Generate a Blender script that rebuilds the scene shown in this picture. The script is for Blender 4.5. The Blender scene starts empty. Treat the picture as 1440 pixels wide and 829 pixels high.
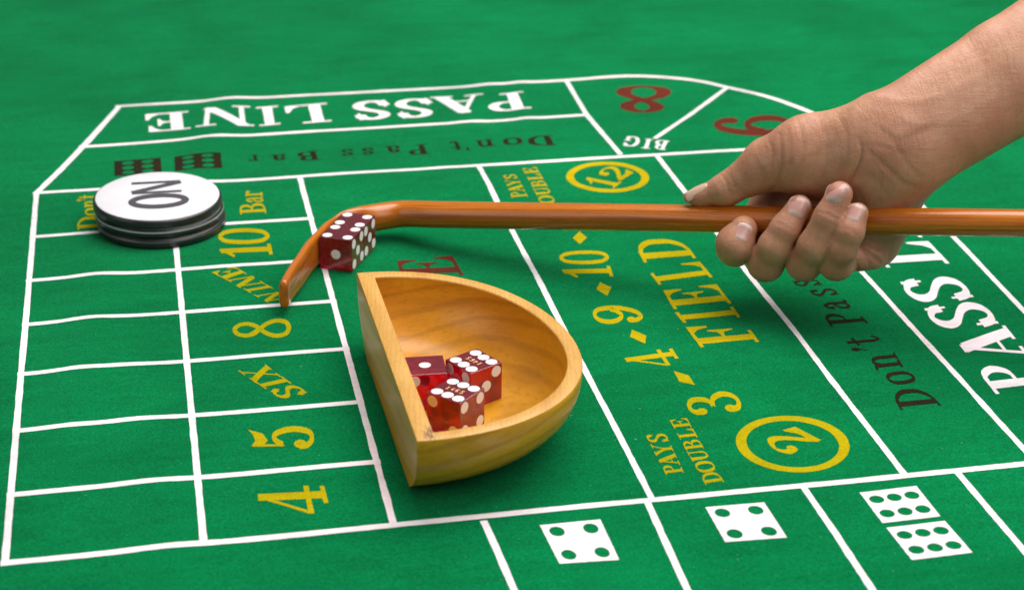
import bpy, bmesh, math, random
import numpy as np
from mathutils import Vector, Matrix

scene = bpy.context.scene
# ------------------------------------------------------------------ camera
CAM_R = Vector((0.980182, -0.19784, 0.01017))
CAM_U = Vector((0.07335, 0.410137, 0.90907))
CAM_F = Vector((0.184021, 0.890307, -0.41652))
cam_data = bpy.data.cameras.new('camera')
cam = bpy.data.objects.new('camera', cam_data)
scene.collection.objects.link(cam)
m = Matrix.Identity(4)
for i in range(3):
    m[i][0], m[i][1], m[i][2] = CAM_R[i], CAM_U[i], -CAM_F[i]
m.translation = (-0.088145, -1.086275, 0.415799)
cam.matrix_world = m
cam_data.sensor_width = 36.0
cam_data.lens = 65.07
cam_data.clip_start = 0.02
cam_data.clip_end = 60.0
cam_data.dof.use_dof = True
cam_data.dof.focus_distance = 0.91
cam_data.dof.aperture_fstop = 12.0
scene.camera = cam

# ------------------------------------------------------------------ light
world = bpy.data.worlds.new('World')
scene.world = world
world.use_nodes = True
bg = world.node_tree.nodes['Background']
bg.inputs['Color'].default_value = (0.94, 0.96, 1.0, 1)
bg.inputs['Strength'].default_value = 0.19

def area_light(name, loc, target, sx, sy, power, color):
    d = bpy.data.lights.new(name, 'AREA')
    d.shape = 'RECTANGLE'; d.size = sx; d.size_y = sy
    d.energy = power; d.color = color
    o = bpy.data.objects.new(name, d)
    scene.collection.objects.link(o)
    o.location = loc
    o.rotation_euler = (Vector(target) - Vector(loc)).to_track_quat('-Z', 'Y').to_euler()
    return o
area_light('softbox_lamp', (0.46, 0.10, 1.16), (0.16, -0.12, 0.0), 1.3, 1.1, 27.0, (1.0, 0.965, 0.92))
area_light('fill_softbox_lamp', (0.70, -1.05, 1.0), (0.1, -0.2, 0.0), 0.9, 0.9, 7.5, (1.0, 0.97, 0.94))

area_light('side_fill_light', (-1.3, -0.55, 0.75), (0.0, -0.25, 0.0), 0.9, 0.9, 3.2, (1.0, 0.95, 0.90))  # added weak fill, brightens the bowl's left wall

scene.view_settings.view_transform = 'Standard'
scene.view_settings.look = 'None'
scene.view_settings.exposure = 0.0
scene.view_settings.gamma = 1.0
scene.view_settings.use_curve_mapping = False
scene.render.engine = 'CYCLES'
scene.cycles.max_bounces = 10
scene.cycles.transmission_bounces = 10
scene.cycles.caustics_reflective = False
scene.cycles.caustics_refractive = True
scene.cycles.sample_clamp_indirect = 4.0
scene.cycles.use_denoising = True

random.seed(7)
np.random.seed(7)
COL = scene.collection

# ------------------------------------------------------------------ helpers
def link(name, mesh, mat=None, parent=None, smooth=True):
    o = bpy.data.objects.new(name, mesh)
    COL.objects.link(o)
    if mat is not None and not mesh.materials:
        mesh.materials.append(mat)
    if parent is not None:
        o.parent = parent
    if smooth and len(mesh.polygons):
        mesh.polygons.foreach_set('use_smooth', [True] * len(mesh.polygons))
    return o

def tag(o, label, cat, group=None):
    o['label'] = label; o['category'] = cat
    if group: o['group'] = group

def mesh_from(name, verts, faces):
    me = bpy.data.meshes.new(name)
    me.from_pydata([tuple(v) for v in verts], [], faces)
    me.validate()
    me.update()
    return me

def sharp_by_angle(me, deg):
    bm = bmesh.new(); bm.from_mesh(me)
    lim = math.radians(deg)
    for e in bm.edges:
        if len(e.link_faces) == 2 and e.calc_face_angle(0) > lim:
            e.smooth = False
    bm.to_mesh(me); bm.free()

class NT:
    def __init__(self, name):
        self.mat = bpy.data.materials.new(name)
        self.mat.use_nodes = True
        self.t = self.mat.node_tree
        self.bsdf = self.t.nodes['Principled BSDF']
        self.out = self.t.nodes['Material Output']
    def n(self, typ, **kw):
        nd = self.t.nodes.new(typ)
        for k, v in kw.items():
            if k in nd.inputs.keys(): nd.inputs[k].default_value = v
            else: setattr(nd, k, v)
        return nd
    def l(self, a, b): self.t.links.new(a, b)
    def set(self, **kw):
        for k, v in kw.items(): self.bsdf.inputs[k.replace('_', ' ')].default_value = v
    def coord(self, scale=(1, 1, 1), rot=(0, 0, 0), src='Object'):
        tc = self.n('ShaderNodeTexCoord'); mp = self.n('ShaderNodeMapping')
        mp.inputs['Scale'].default_value = scale; mp.inputs['Rotation'].default_value = rot
        self.l(tc.outputs[src], mp.inputs['Vector'])
        return mp.outputs['Vector']
    def noise(self, vec, scale, detail=4, rough=0.6, dist=0.0):
        nd = self.n('ShaderNodeTexNoise')
        nd.inputs['Scale'].default_value = scale; nd.inputs['Detail'].default_value = detail
        nd.inputs['Roughness'].default_value = rough; nd.inputs['Distortion'].default_value = dist
        self.l(vec, nd.inputs['Vector'])
        return nd.outputs['Fac']
    def ramp(self, fac, stops):
        r = self.n('ShaderNodeValToRGB')
        e = r.color_ramp.elements
        while len(e) < len(stops): e.new(0.5)
        for el, (p, c) in zip(e, stops):
            el.position = p; el.color = (*c, 1) if len(c) == 3 else c
        self.l(fac, r.inputs['Fac'])
        return r.outputs['Color']
    def mix(self, fac, a, b, mode='MIX'):
        x = self.n('ShaderNodeMix', data_type='RGBA', blend_type=mode)
        for sock, v in ((x.inputs[0], fac), (x.inputs[6], a), (x.inputs[7], b)):
            if hasattr(v, 'links'): self.l(v, sock)
            elif isinstance(v, (int, float)): sock.default_value = v
            else: sock.default_value = (*v, 1)
        return x.outputs[2]
    def math(self, op, a, b=0.0):
        x = self.n('ShaderNodeMath', operation=op)
        for sock, v in ((x.inputs[0], a), (x.inputs[1], b)):
            if hasattr(v, 'links'): self.l(v, sock)
            else: sock.default_value = v
        return x.outputs[0]
    def bump(self, height, strength, dist, prev=None):
        b = self.n('ShaderNodeBump')
        b.inputs['Strength'].default_value = strength; b.inputs['Distance'].default_value = dist
        self.l(height, b.inputs['Height'])
        if prev is not None: self.l(prev, b.inputs['Normal'])
        self.l(b.outputs['Normal'], self.bsdf.inputs['Normal'])
        return b.outputs['Normal']

# ------------------------------------------------------------------ materials
def felt_material(name, base, sheen, mottling, lint=True):
    k = NT(name)
    v = k.coord()
    fine = k.noise(v, 1050, 3, 0.75)
    mid = k.noise(v, 260, 4, 0.65)
    big = k.noise(v, 9, 3, 0.55, 0.6)
    dark = tuple(c * (1 - mottling) for c in base); light = tuple(min(1, c * (1 + mottling)) for c in base)
    c1 = k.ramp(fine, [(0.3, dark), (0.7, light)])
    c2 = k.mix(k.math('MULTIPLY', mid, 0.55), c1, k.mix(1.0, c1, (0.72, 0.72, 0.72), 'MULTIPLY'))
    # brushed nap plus painted shading: broad soft patches and streaks in the colour
    c3 = k.mix(k.ramp(big, [(0.35, (0, 0, 0)), (0.7, (1, 1, 1))]), c2, k.mix(1.0, c2, (1.6, 1.32, 1.36), 'MULTIPLY'))
    streak = k.noise(k.coord((14, 60, 1), (0, 0, 0.5)), 1.0, 5, 0.7, 1.2)
    c3 = k.mix(k.ramp(streak, [(0.42, (0, 0, 0)), (0.72, (.8, .8, .8))]), c3, k.mix(1.0, c3, (0.72, 0.75, 0.72), 'MULTIPLY'))
    if lint:
        sp = k.noise(k.coord((1, 1, 1), (0.3, 0.1, 0.7)), 620, 2, 0.5)
        c3 = k.mix(k.ramp(sp, [(0.745, (0, 0, 0)), (0.81, (.5, .5, .5))]), c3, (0.45, 0.62, 0.5))
    k.l(c3, k.bsdf.inputs['Base Color'])
    k.set(Roughness=0.95)
    k.bsdf.inputs['Specular IOR Level'].default_value = 0.0
    k.bsdf.inputs['Sheen Weight'].default_value = sheen
    k.bsdf.inputs['Sheen Tint'].default_value = (0.55, 1.0, 0.75, 1)
    k.bsdf.inputs['Sheen Roughness'].default_value = 0.45
    k.bump(k.math('ADD', fine, k.math('MULTIPLY', mid, 1.5)), 0.5, 0.0006)
    return k.mat

M = {}
M['felt'] = felt_material('green_felt', (0.0004, 0.158, 0.047), 0.085, 0.42)
M['white'] = felt_material('white_print', (0.80, 0.79, 0.82), 0.05, 0.05, False)
M['yellow'] = felt_material('yellow_print', (0.375, 0.330, 0.004), 0.03, 0.18, False)
M['red'] = felt_material('red_print', (0.110, 0.021, 0.013), 0.05, 0.2, False)
M['brown'] = felt_material('dark_print', (0.019, 0.018, 0.010), 0.03, 0.3, False)
def wood_material(name, dark, mid, light, scale, rot, rough, coat, ring=7.0, line=0.45, axis_='X', warpd=6.5):
    k = NT(name)
    v = k.coord((1, 1, 1), rot)
    mp = k.n('ShaderNodeMapping'); mp.inputs['Scale'].default_value = scale
    k.l(v, mp.inputs['Vector'])
    vec = mp.outputs['Vector']
    warp = k.noise(vec, 1.6, 3, 0.5, 0.8)
    w = k.n('ShaderNodeTexWave', wave_type='BANDS', bands_direction=axis_)
    w.inputs['Scale'].default_value = ring; w.inputs['Distortion'].default_value = warpd
    w.inputs['Detail'].default_value = 3; w.inputs['Detail Scale'].default_value = 1.1
    k.l(vec, w.inputs['Vector'])
    c = k.ramp(warp, [(0.25, dark), (0.5, mid), (0.75, light)])
    c = k.mix(k.math('MULTIPLY', k.ramp(w.outputs['Fac'], [(0.0, (1, 1, 1)), (0.34, (0, 0, 0))]), line), c, tuple(x * 0.62 for x in dark))
    # pores: short dark streaks along the grain
    mp2 = k.n('ShaderNodeMapping'); mp2.inputs['Scale'].default_value = (scale[0] * 12, scale[1] * 12, scale[2] * 12)
    k.l(v, mp2.inputs['Vector'])
    p = k.noise(mp2.outputs['Vector'], 3.0, 4, 0.7)
    c = k.mix(k.math('MULTIPLY', k.ramp(p, [(0.30, (1, 1, 1)), (0.50, (0, 0, 0))]), 0.38), c, tuple(x * 0.55 for x in dark))
    k.l(c, k.bsdf.inputs['Base Color'])
    r = k.math('ADD', k.math('MULTIPLY', p, 0.2), rough - 0.1)
    k.l(r, k.bsdf.inputs['Roughness'])
    k.bsdf.inputs['Coat Weight'].default_value = coat
    k.bsdf.inputs['Coat Roughness'].default_value = 0.22
    k.bump(p, 0.12, 0.0004)
    return k
kb = wood_material('bowl_wood', (0.49, 0.190, 0.007), (0.64, 0.285, 0.010), (0.74, 0.372, 0.018), (7, 5, 25), (0.16, 0.22, 0.0), 0.34, 0.13, 1.5, 0.36, 'Z', 5.5)
M['bowl'] = kb.mat
kr = wood_material('rim_wood', (0.52, 0.24, 0.030), (0.63, 0.33, 0.060), (0.69, 0.39, 0.10), (30, 8, 20), (0.1, 0.3, 0.2), 0.5, 0.1, 5.0, 0.22)
# a dark worn knot in the near corner of the rim
cm = kr.coord((1 / 0.0042, 1 / 0.0085, 0)); vm = kr.n('ShaderNodeVectorMath', operation='DISTANCE'); kr.l(cm, vm.inputs[0])
vm.inputs[1].default_value = (0.0066 / 0.0042, -0.0835 / 0.0085, 0)
spot = kr.math('MULTIPLY', kr.ramp(vm.outputs['Value'], [(0.35, (1, 1, 1)), (0.95, (0, 0, 0))]), kr.ramp(kr.noise(kr.coord((900, 160, 1)), 1.0, 3, 0.6), [(0.44, (0, 0, 0)), (0.52, (1, 1, 1))]))
old = kr.bsdf.inputs['Base Color'].links[0].from_socket
kr.l(kr.mix(kr.math('MULTIPLY', spot, 0.8), old, (0.10, 0.035, 0.03)), kr.bsdf.inputs['Base Color'])
M['rim'] = kr.mat
ks = wood_material('stick_wood', (0.29, 0.060, 0.003), (0.51, 0.134, 0.004), (0.63, 0.192, 0.008), (80, 80, 4), (0, 0, 0), 0.25, 0.4, 3.0, 0.42)
sc_ = ks.noise(ks.coord((420, 420, 26)), 1.0, 3, 0.65)          # pale worn scratches along the grain
old = ks.bsdf.inputs['Base Color'].links[0].from_socket
ks.l(ks.mix(ks.ramp(sc_, [(0.70, (0, 0, 0)), (0.78, (.5, .5, .5))]), old, (0.62, 0.30, 0.12)), ks.bsdf.inputs['Base Color'])
M['stick'] = ks.mat

k = NT('die_plastic')
k.set(Roughness=0.24, IOR=1.49)
k.bsdf.inputs['Base Color'].default_value = (0.64, 0.0010, 0.046, 1)
k.bsdf.inputs['Transmission Weight'].default_value = 0.87
k.bsdf.inputs['Coat Weight'].default_value = 0.8
k.bsdf.inputs['Coat Roughness'].default_value = 0.02
k.bump(k.noise(k.coord(), 60, 2, 0.5), 0.05, 0.0004)
M['die'] = k.mat
k = NT('pip_paint'); k.set(Roughness=0.45); k.bsdf.inputs['Base Color'].default_value = (0.82, 0.80, 0.78, 1); M['pip'] = k.mat
k = NT('gold_print'); k.set(Roughness=0.5); k.bsdf.inputs['Base Color'].default_value = (0.75, 0.50, 0.22, 1); M['gold'] = k.mat

k = NT('puck_black'); v = k.coord()
k.l(k.ramp(k.noise(v, 90, 4, 0.6), [(0.3, (0.010, 0.010, 0.012)), (0.7, (0.022, 0.021, 0.024))]), k.bsdf.inputs['Base Color'])
k.set(Roughness=0.32); k.bump(k.noise(v, 900, 2, 0.5), 0.06, 0.0003); M['black'] = k.mat
k = NT('puck_white'); v = k.coord()
k.l(k.ramp(k.noise(v, 45, 4, 0.6), [(0.3, (0.70, 0.69, 0.73)), (0.7, (0.77, 0.76, 0.79))]), k.bsdf.inputs['Base Color'])
k.set(Roughness=0.38); M['puckwhite'] = k.mat
k = NT('puck_dark_glint'); k.bsdf.inputs['Base Color'].default_value = (0.075, 0.078, 0.080, 1); k.set(Roughness=0.28); M['dark_glint'] = k.mat  # lighter tone painting a faint glint on the lowest button's edge
k = NT('puck_grey_glint'); k.bsdf.inputs['Base Color'].default_value = (0.33, 0.36, 0.37, 1); k.set(Roughness=0.35); M['grey'] = k.mat  # middle button's face, also its painted bevel highlight
k = NT('letter_ink'); k.bsdf.inputs['Base Color'].default_value = (0.060, 0.056, 0.070, 1); k.set(Roughness=0.5); M['ink'] = k.mat

k = NT('skin'); v = k.coord()
big = k.noise(v, 26, 4, 0.6, 0.5); mid = k.noise(v, 150, 4, 0.65); fine = k.noise(v, 1300, 3, 0.6)
blot = k.noise(k.coord((1, 1, 1), (0.7, 0.2, 0.4)), 62, 4, 0.62, 0.8)
c = k.ramp(big, [(0.3, (0.40, 0.178, 0.098)), (0.5, (0.50, 0.242, 0.142)), (0.72, (0.60, 0.318, 0.205))])
c = k.mix(k.ramp(blot, [(0.48, (0, 0, 0)), (0.70, (.55, .55, .55))]), c, (0.46, 0.170, 0.112))
c = k.mix(k.math('MULTIPLY', k.ramp(mid, [(0.45, (0, 0, 0)), (0.75, (1, 1, 1))]), 0.42), c, (0.34, 0.150, 0.085))
pore = k.noise(v, 2300, 2, 0.5)
c = k.mix(k.ramp(pore, [(0.60, (0, 0, 0)), (0.75, (.35, .35, .35))]), c, (0.28, 0.115, 0.065))
at = k.n('ShaderNodeAttribute', attribute_name='flush')
c = k.mix(k.math('MULTIPLY', at.outputs['Fac'], 0.5), c, (0.43, 0.160, 0.105))
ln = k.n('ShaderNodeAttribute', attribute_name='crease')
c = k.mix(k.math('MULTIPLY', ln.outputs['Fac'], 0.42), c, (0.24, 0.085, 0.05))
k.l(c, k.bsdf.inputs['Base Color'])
k.l(k.math('ADD', k.math('MULTIPLY', mid, 0.22), 0.34), k.bsdf.inputs['Roughness'])
k.bsdf.inputs['Specular IOR Level'].default_value = 0.45
k.bsdf.inputs['Subsurface Weight'].default_value = 0.15
k.bsdf.inputs['Subsurface Radius'].default_value = (0.0035, 0.0012, 0.0006)
k.bsdf.inputs['Subsurface Scale'].default_value = 1.0
vor = k.n('ShaderNodeTexVoronoi', feature='DISTANCE_TO_EDGE'); vor.inputs['Scale'].default_value = 620
k.l(k.coord((1, 1, 1), (0.2, 0.5, 0.1)), vor.inputs['Vector'])
# fine folds that run across the limb
fold = k.noise(k.coord((1, 5.5, 5.5), (0.3, 0.2, -0.55)), 42, 5, 0.68, 0.9)
fold2 = k.noise(k.coord((4.5, 1, 1), (0.3, 0.5, 0.35)), 75, 4, 0.6, 1.0)
b1 = k.bump(k.math('ADD', fold2, k.math('MULTIPLY', fold, 0.8)), 0.40, 0.0010)
b2 = k.bump(k.math('ADD', k.math('MULTIPLY', vor.outputs['Distance'], 1.2), k.math('MULTIPLY', fine, 0.6)), 0.27, 0.0003, b1)
M['skin'] = k.mat
def nail_material(name, bed, tip, moon):
    k = NT(name); v = k.coord()
    al = k.n('ShaderNodeAttribute', attribute_name='along')
    c = k.ramp(al.outputs['Fac'], [(0.0, moon), (0.20, moon), (0.34, bed), (0.78, bed), (0.88, tip), (1.0, tip)])
    c = k.mix(k.math('MULTIPLY', k.noise(v, 300, 3, 0.6), 0.25), c, tuple(x * 0.8 for x in bed))
    k.l(c, k.bsdf.inputs['Base Color'])
    k.set(Roughness=0.25); k.bsdf.inputs['Subsurface Weight'].default_value = 0.1
    k.bsdf.inputs['Subsurface Radius'].default_value = (0.002, 0.001, 0.0006)
    k.bump(k.noise(k.coord((1, 1, 1)), 700, 2, 0.5), 0.08, 0.0003)
    return k.mat
M['nail'] = nail_material('nail', (0.58, 0.31, 0.27), (0.70, 0.52, 0.46), (0.66, 0.44, 0.40))
M['nail_pale'] = nail_material('nail_pale', (0.68, 0.44, 0.33), (0.70, 0.50, 0.39), (0.66, 0.42, 0.32))
PRINTS = [('printed_word', 'white', 'white PASS LINE lettering', [('P', [(172.63, 139.39), (143.88, 138.39), (139.26, 101.69), (171.31, 103.2)]),
 ('A', [(142.61, 139.71), (104.97, 140.28), (104.66, 101.73), (138.83, 102.46)]),
 ('S', [(105.14, 138.43), (78.65, 138.61), (76.34, 98.71), (101.37, 98.86)]),
 ('S', [(75.06, 139.22), (49.06, 138.99), (47.34, 99.95), (72.4, 100.06)]),
 ('L', [(33.01, 138.9), (1.68, 135.24), (1.4, 97.93), (32.12, 100.58)]),
 ('I', [(-1.11, 138.28), (-17.73, 136.65), (-17.9, 98.22), (-2.61, 99.83)]),
 ('N', [(-20.2, 138.98), (-55.89, 140.63), (-59.62, 102.39), (-20.8, 99.02)]),
 ('E', [(-62.33, 137.94), (-93.32, 135.72), (-93.36, 99.85), (-62.24, 100.74)])]),
 ('printed_word', 'brown', "dark Don't Pass Bar lettering", [('D', [(173.15, 47.77), (155.39, 47.59), (152.44, 28.33), (172.7, 28.61)]),
 ('o', [(151.0, 47.7), (138.33, 47.63), (136.74, 28.54), (149.48, 28.22)]),
 ('n', [(132.31, 47.7), (119.53, 46.7), (118.21, 27.69), (131.27, 28.24)]), ("'", [(114.46, 47.58), (112.02, 47.36), (110.8, 28.35), (113.52, 28.5)]),
 ('t', [(110.59, 46.65), (101.98, 45.91), (101.06, 27.87), (109.71, 28.23)]),
 ('P', [(87.88, 45.8), (74.81, 44.91), (72.71, 27.24), (88.1, 27.03)]),
 ('a', [(70.18, 46.34), (58.83, 45.78), (58.29, 27.9), (69.65, 28.07)]),
 ('s', [(52.75, 44.32), (43.65, 44.02), (42.56, 26.97), (51.86, 27.18)]),
 ('s', [(39.2, 44.17), (30.35, 43.84), (29.12, 26.87), (38.37, 27.08)]),
 ('B', [(16.23, 44.52), (2.25, 43.57), (1.64, 27.08), (17.03, 27.69)]),
 ('a', [(-4.48, 43.06), (-15.5, 42.18), (-15.84, 26.3), (-4.54, 26.51)]),
 ('r', [(-22.45, 44.22), (-29.61, 43.52), (-29.75, 28.17), (-22.23, 28.5)])]),
 ('printed_dice_symbol', 'brown', 'dark dice symbols', [('die6', [(-75.48, 48.89), (-45.96, 49.69), (-46.49, 22.44), (-75.99, 22.15)]),
 ('die6', [(-113.44, 48.61), (-84.12, 49.63), (-84.03, 22.81), (-113.19, 21.79)])]),
 ('printed_number', 'red', 'red 8', [('8', [(278.63, 134.81), (240.31, 141.94), (227.28, 85.44), (261.6, 79.56)])]),
 ('printed_number', 'red', 'red 6', [('6', [(334.05, 22.87), (341.5, 61.89), (290.46, 66.96), (278.01, 27.99)])]),
 ('printed_word', 'white', 'white BIG lettering', [('B', [(246.98, 24.09), (238.53, 28.18), (231.71, 11.68), (239.21, 7.83)]),
 ('I', [(236.93, 28.98), (231.53, 30.97), (224.23, 14.01), (229.86, 11.49)]),
 ('G', [(230.04, 34.93), (220.63, 38.15), (212.89, 20.61), (222.73, 16.84)])]),
 ('printed_word', 'yellow', 'yellow PAYS lettering at the 12', [('P', [(133.42, -59.09), (133.44, -50.3), (123.87, -50.4), (123.45, -59.0)]),
 ('A', [(133.44, -51.28), (133.48, -39.55), (124.39, -39.89), (123.83, -51.36)]),
 ('Y', [(133.47, -40.73), (133.51, -29.39), (124.87, -29.95), (124.33, -41.04)]),
 ('S', [(133.51, -28.22), (133.54, -20.01), (125.32, -20.78), (124.93, -28.81)])]),
 ('printed_word', 'yellow', 'yellow DOUBLE lettering at the 12', [('D', [(147.96, -84.45), (148.18, -71.95), (138.79, -71.93), (138.52, -84.38)]),
 ('O', [(148.19, -71.57), (148.41, -59.08), (139.08, -59.11), (138.8, -71.56)]),
 ('U', [(148.41, -58.7), (148.63, -46.21), (139.36, -46.29), (139.08, -58.73)]),
 ('B', [(148.64, -45.45), (148.84, -34.47), (139.62, -34.59), (139.38, -45.53)]),
 ('L', [(148.86, -32.96), (149.06, -21.6), (139.9, -21.77), (139.65, -33.08)]),
 ('E', [(149.08, -20.46), (149.28, -8.73), (140.19, -8.94), (139.93, -20.64)])]),
 ('printed_number', 'yellow', 'yellow 12 in an oval ring', [('RING', [((214.81, -40.76), (210.08, -39.94)), ((213.84, -43.71), (209.31, -42.26)), ((212.57, -46.53), (208.31, -44.49)), ((211.01, -49.2), (207.07, -46.59)), ((209.2, -51.68), (205.61, -48.53)), ((207.14, -53.94), (203.96, -50.31)), ((204.88, -55.96), (202.13, -51.88)), ((202.43, -57.71), (200.16, -53.25)), ((199.83, -59.17), (198.05, -54.38)), ((197.11, -60.33), (195.84, -55.27)), ((194.31, -61.18), (193.56, -55.91)), ((191.45, -61.7), (191.23, -56.29)), ((188.56, -61.9), (188.89, -56.41)), ((185.7, -61.76), (186.55, -56.26)), ((182.88, -61.29), (184.25, -55.85)), ((180.14, -60.5), (182.01, -55.18)), ((177.52, -59.4), (179.86, -54.26)), ((175.04, -58.0), (177.83, -53.11)), ((172.73, -56.31), (175.95, -51.72)), ((170.63, -54.35), (174.22, -50.13)), ((168.75, -52.15), (172.69, -48.35)), ((167.12, -49.73), (171.35, -46.4)), ((165.77, -47.12), (170.24, -44.3)), ((164.71, -44.35), (169.37, -42.08)), ((163.95, -41.45), (168.74, -39.76)), ((163.5, -38.46), (168.37, -37.38)), ((163.38, -35.41), (168.27, -34.96)), ((163.59, -32.35), (168.43, -32.53)), ((164.12, -29.3), (168.85, -30.12)), ((164.97, -26.31), (169.54, -27.77)), ((166.14, -23.41), (170.48, -25.5)), ((167.61, -20.65), (171.67, -23.34)), ((169.37, -18.06), (173.08, -21.32)), ((171.38, -15.68), (174.71, -19.47)), ((173.64, -13.53), (176.53, -17.81)), ((176.11, -11.64), (178.52, -16.36)), ((178.76, -10.06), (180.66, -15.15)), ((181.55, -8.78), (182.91, -14.19)), ((184.45, -7.84), (185.26, -13.5)), ((187.42, -7.25), (187.66, -13.07)), ((190.42, -7.01), (190.08, -12.93)), ((193.42, -7.13), (192.5, -13.07)), ((196.36, -7.61), (194.88, -13.5)), ((199.22, -8.44), (197.2, -14.19)), ((201.95, -9.62), (199.41, -15.16)), ((204.51, -11.12), (201.49, -16.38)), ((206.88, -12.92), (203.42, -17.83)), ((209.02, -15.0), (205.17, -19.5)), ((210.9, -17.34), (206.71, -21.36)), ((212.51, -19.89), (208.03, -23.4)), ((213.82, -22.63), (209.11, -25.57)), ((214.81, -25.51), (209.93, -27.86)), ((215.47, -28.5), (210.5, -30.24)), ((215.8, -31.56), (210.8, -32.66)), ((215.8, -34.65), (210.82, -35.11)), ((215.47, -37.73), (210.58, -37.54))]),
 ('1', [(187.48, -56.41), (196.16, -44.68), (178.2, -30.0), (172.15, -41.99)]),
 ('2', [(195.03, -43.83), (208.98, -28.73), (196.61, -12.44), (182.54, -28.55)])]),
 ('printed_number', 'yellow', 'yellow 2 in an oval ring', [('RING', [((215.56, -387.75), (210.83, -386.88)), ((214.34, -390.5), (209.84, -389.14)), ((212.83, -393.11), (208.62, -391.27)), ((211.06, -395.54), (207.18, -393.27)), ((209.04, -397.78), (205.54, -395.09)), ((206.8, -399.79), (203.72, -396.72)), ((204.38, -401.55), (201.75, -398.15)), ((201.8, -403.04), (199.65, -399.35)), ((199.09, -404.25), (197.44, -400.32)), ((196.29, -405.16), (195.16, -401.04)), ((193.43, -405.77), (192.83, -401.5)), ((190.54, -406.07), (190.47, -401.71)), ((187.65, -406.05), (188.12, -401.65)), ((184.81, -405.72), (185.8, -401.33)), ((182.03, -405.09), (183.54, -400.76)), ((179.36, -404.15), (181.37, -399.94)), ((176.83, -402.92), (179.31, -398.88)), ((174.46, -401.41), (177.38, -397.58)), ((172.28, -399.64), (175.62, -396.08)), ((170.32, -397.63), (174.03, -394.38)), ((168.6, -395.4), (172.65, -392.5)), ((167.15, -392.98), (171.48, -390.46)), ((165.98, -390.39), (170.55, -388.29)), ((165.12, -387.67), (169.86, -386.02)), ((164.56, -384.84), (169.43, -383.66)), ((164.33, -381.93), (169.26, -381.26)), ((164.43, -379.0), (169.36, -378.83)), ((164.85, -376.06), (169.72, -376.41)), ((165.6, -373.16), (170.36, -374.03)), ((166.68, -370.33), (171.25, -371.71)), ((168.06, -367.62), (172.39, -369.5)), ((169.75, -365.05), (173.77, -367.42)), ((171.7, -362.66), (175.37, -365.49)), ((173.91, -360.48), (177.17, -363.74)), ((176.35, -358.56), (179.16, -362.2)), ((178.98, -356.9), (181.29, -360.89)), ((181.78, -355.54), (183.56, -359.82)), ((184.69, -354.5), (185.92, -359.02)), ((187.7, -353.79), (188.35, -358.49)), ((190.75, -353.42), (190.81, -358.24)), ((193.8, -353.4), (193.27, -358.28)), ((196.81, -353.73), (195.7, -358.6)), ((199.75, -354.41), (198.07, -359.21)), ((202.56, -355.43), (200.34, -360.09)), ((205.22, -356.77), (202.48, -361.23)), ((207.69, -358.41), (204.47, -362.61)), ((209.92, -360.33), (206.27, -364.22)), ((211.91, -362.5), (207.87, -366.04)), ((213.61, -364.9), (209.24, -368.03)), ((215.01, -367.48), (210.37, -370.18)), ((216.09, -370.22), (211.25, -372.44)), ((216.84, -373.08), (211.85, -374.8)), ((217.26, -376.01), (212.19, -377.22)), ((217.33, -378.98), (212.25, -379.67)), ((217.07, -381.95), (212.04, -382.12)), ((216.47, -384.89), (211.56, -384.53))]),
 ('2', [(205.45, -380.45), (196.47, -363.34), (176.83, -373.38), (184.31, -392.74)])]),
 ('printed_number', 'yellow', 'yellow 10 of the field row', [('1', [(155.2, -185.66), (156.86, -170.22), (129.33, -167.26), (128.24, -182.73)]),
 ('0', [(157.44, -167.91), (161.36, -147.61), (133.33, -143.89), (129.7, -163.46)])]),
 ('printed_number', 'yellow', 'yellow 9 of the field row', [('9', [(156.24, -245.14), (161.0, -222.23), (134.29, -218.55), (130.76, -241.83)])]),
 ('printed_number', 'yellow', 'yellow 4 of the field row', [('4', [(162.75, -294.79), (162.58, -275.1), (136.1, -278.26), (136.49, -295.41)])]),
 ('printed_number', 'yellow', 'yellow 3 of the field row', [('3', [(178.89, -346.27), (179.85, -325.49), (152.55, -328.88), (151.87, -349.35)])]),
 ('printed_diamond', 'yellow', None, [('QUAD', [(152.18, -116.35), (154.1, -126.38), (148.05, -135.11), (145.89, -125.71)])]),
 ('printed_diamond', 'yellow', None, [('QUAD', [(146.31, -190.15), (150.76, -197.42), (145.73, -207.9), (142.1, -198.63)])]),
 ('printed_diamond', 'yellow', None, [('QUAD', [(148.36, -250.45), (153.72, -258.87), (150.8, -267.94), (145.24, -258.79)])]),
 ('printed_diamond', 'yellow', None, [('QUAD', [(162.22, -307.22), (156.29, -301.04), (155.78, -313.12), (162.33, -318.06)])]),
 ('printed_word', 'yellow', 'yellow FIELD lettering', [('F', [(208.44, -278.26), (208.84, -253.48), (176.67, -251.76), (177.46, -278.14)]),
 ('I', [(208.56, -247.45), (208.81, -232.08), (176.21, -233.52), (177.02, -247.76)]),
 ('E', [(209.48, -228.91), (208.87, -201.54), (177.71, -203.07), (176.86, -230.39)]),
 ('L', [(209.67, -193.89), (208.67, -170.74), (176.19, -174.34), (177.44, -198.58)]),
 ('D', [(207.97, -167.17), (207.96, -138.37), (178.37, -135.85), (177.09, -169.41)])]),
 ('printed_word', 'yellow', 'yellow PAYS lettering beside the ringed 2', [('P', [(133.77, -397.37), (134.07, -389.29), (125.4, -389.59), (125.37, -397.82)]),
 ('A', [(134.03, -390.19), (134.43, -379.41), (125.44, -379.53), (125.4, -390.5)]),
 ('Y', [(134.39, -380.49), (134.77, -370.08), (125.48, -370.02), (125.44, -380.63)]),
 ('S', [(134.81, -369.0), (135.09, -361.46), (125.51, -361.25), (125.48, -368.93)])]),
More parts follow.
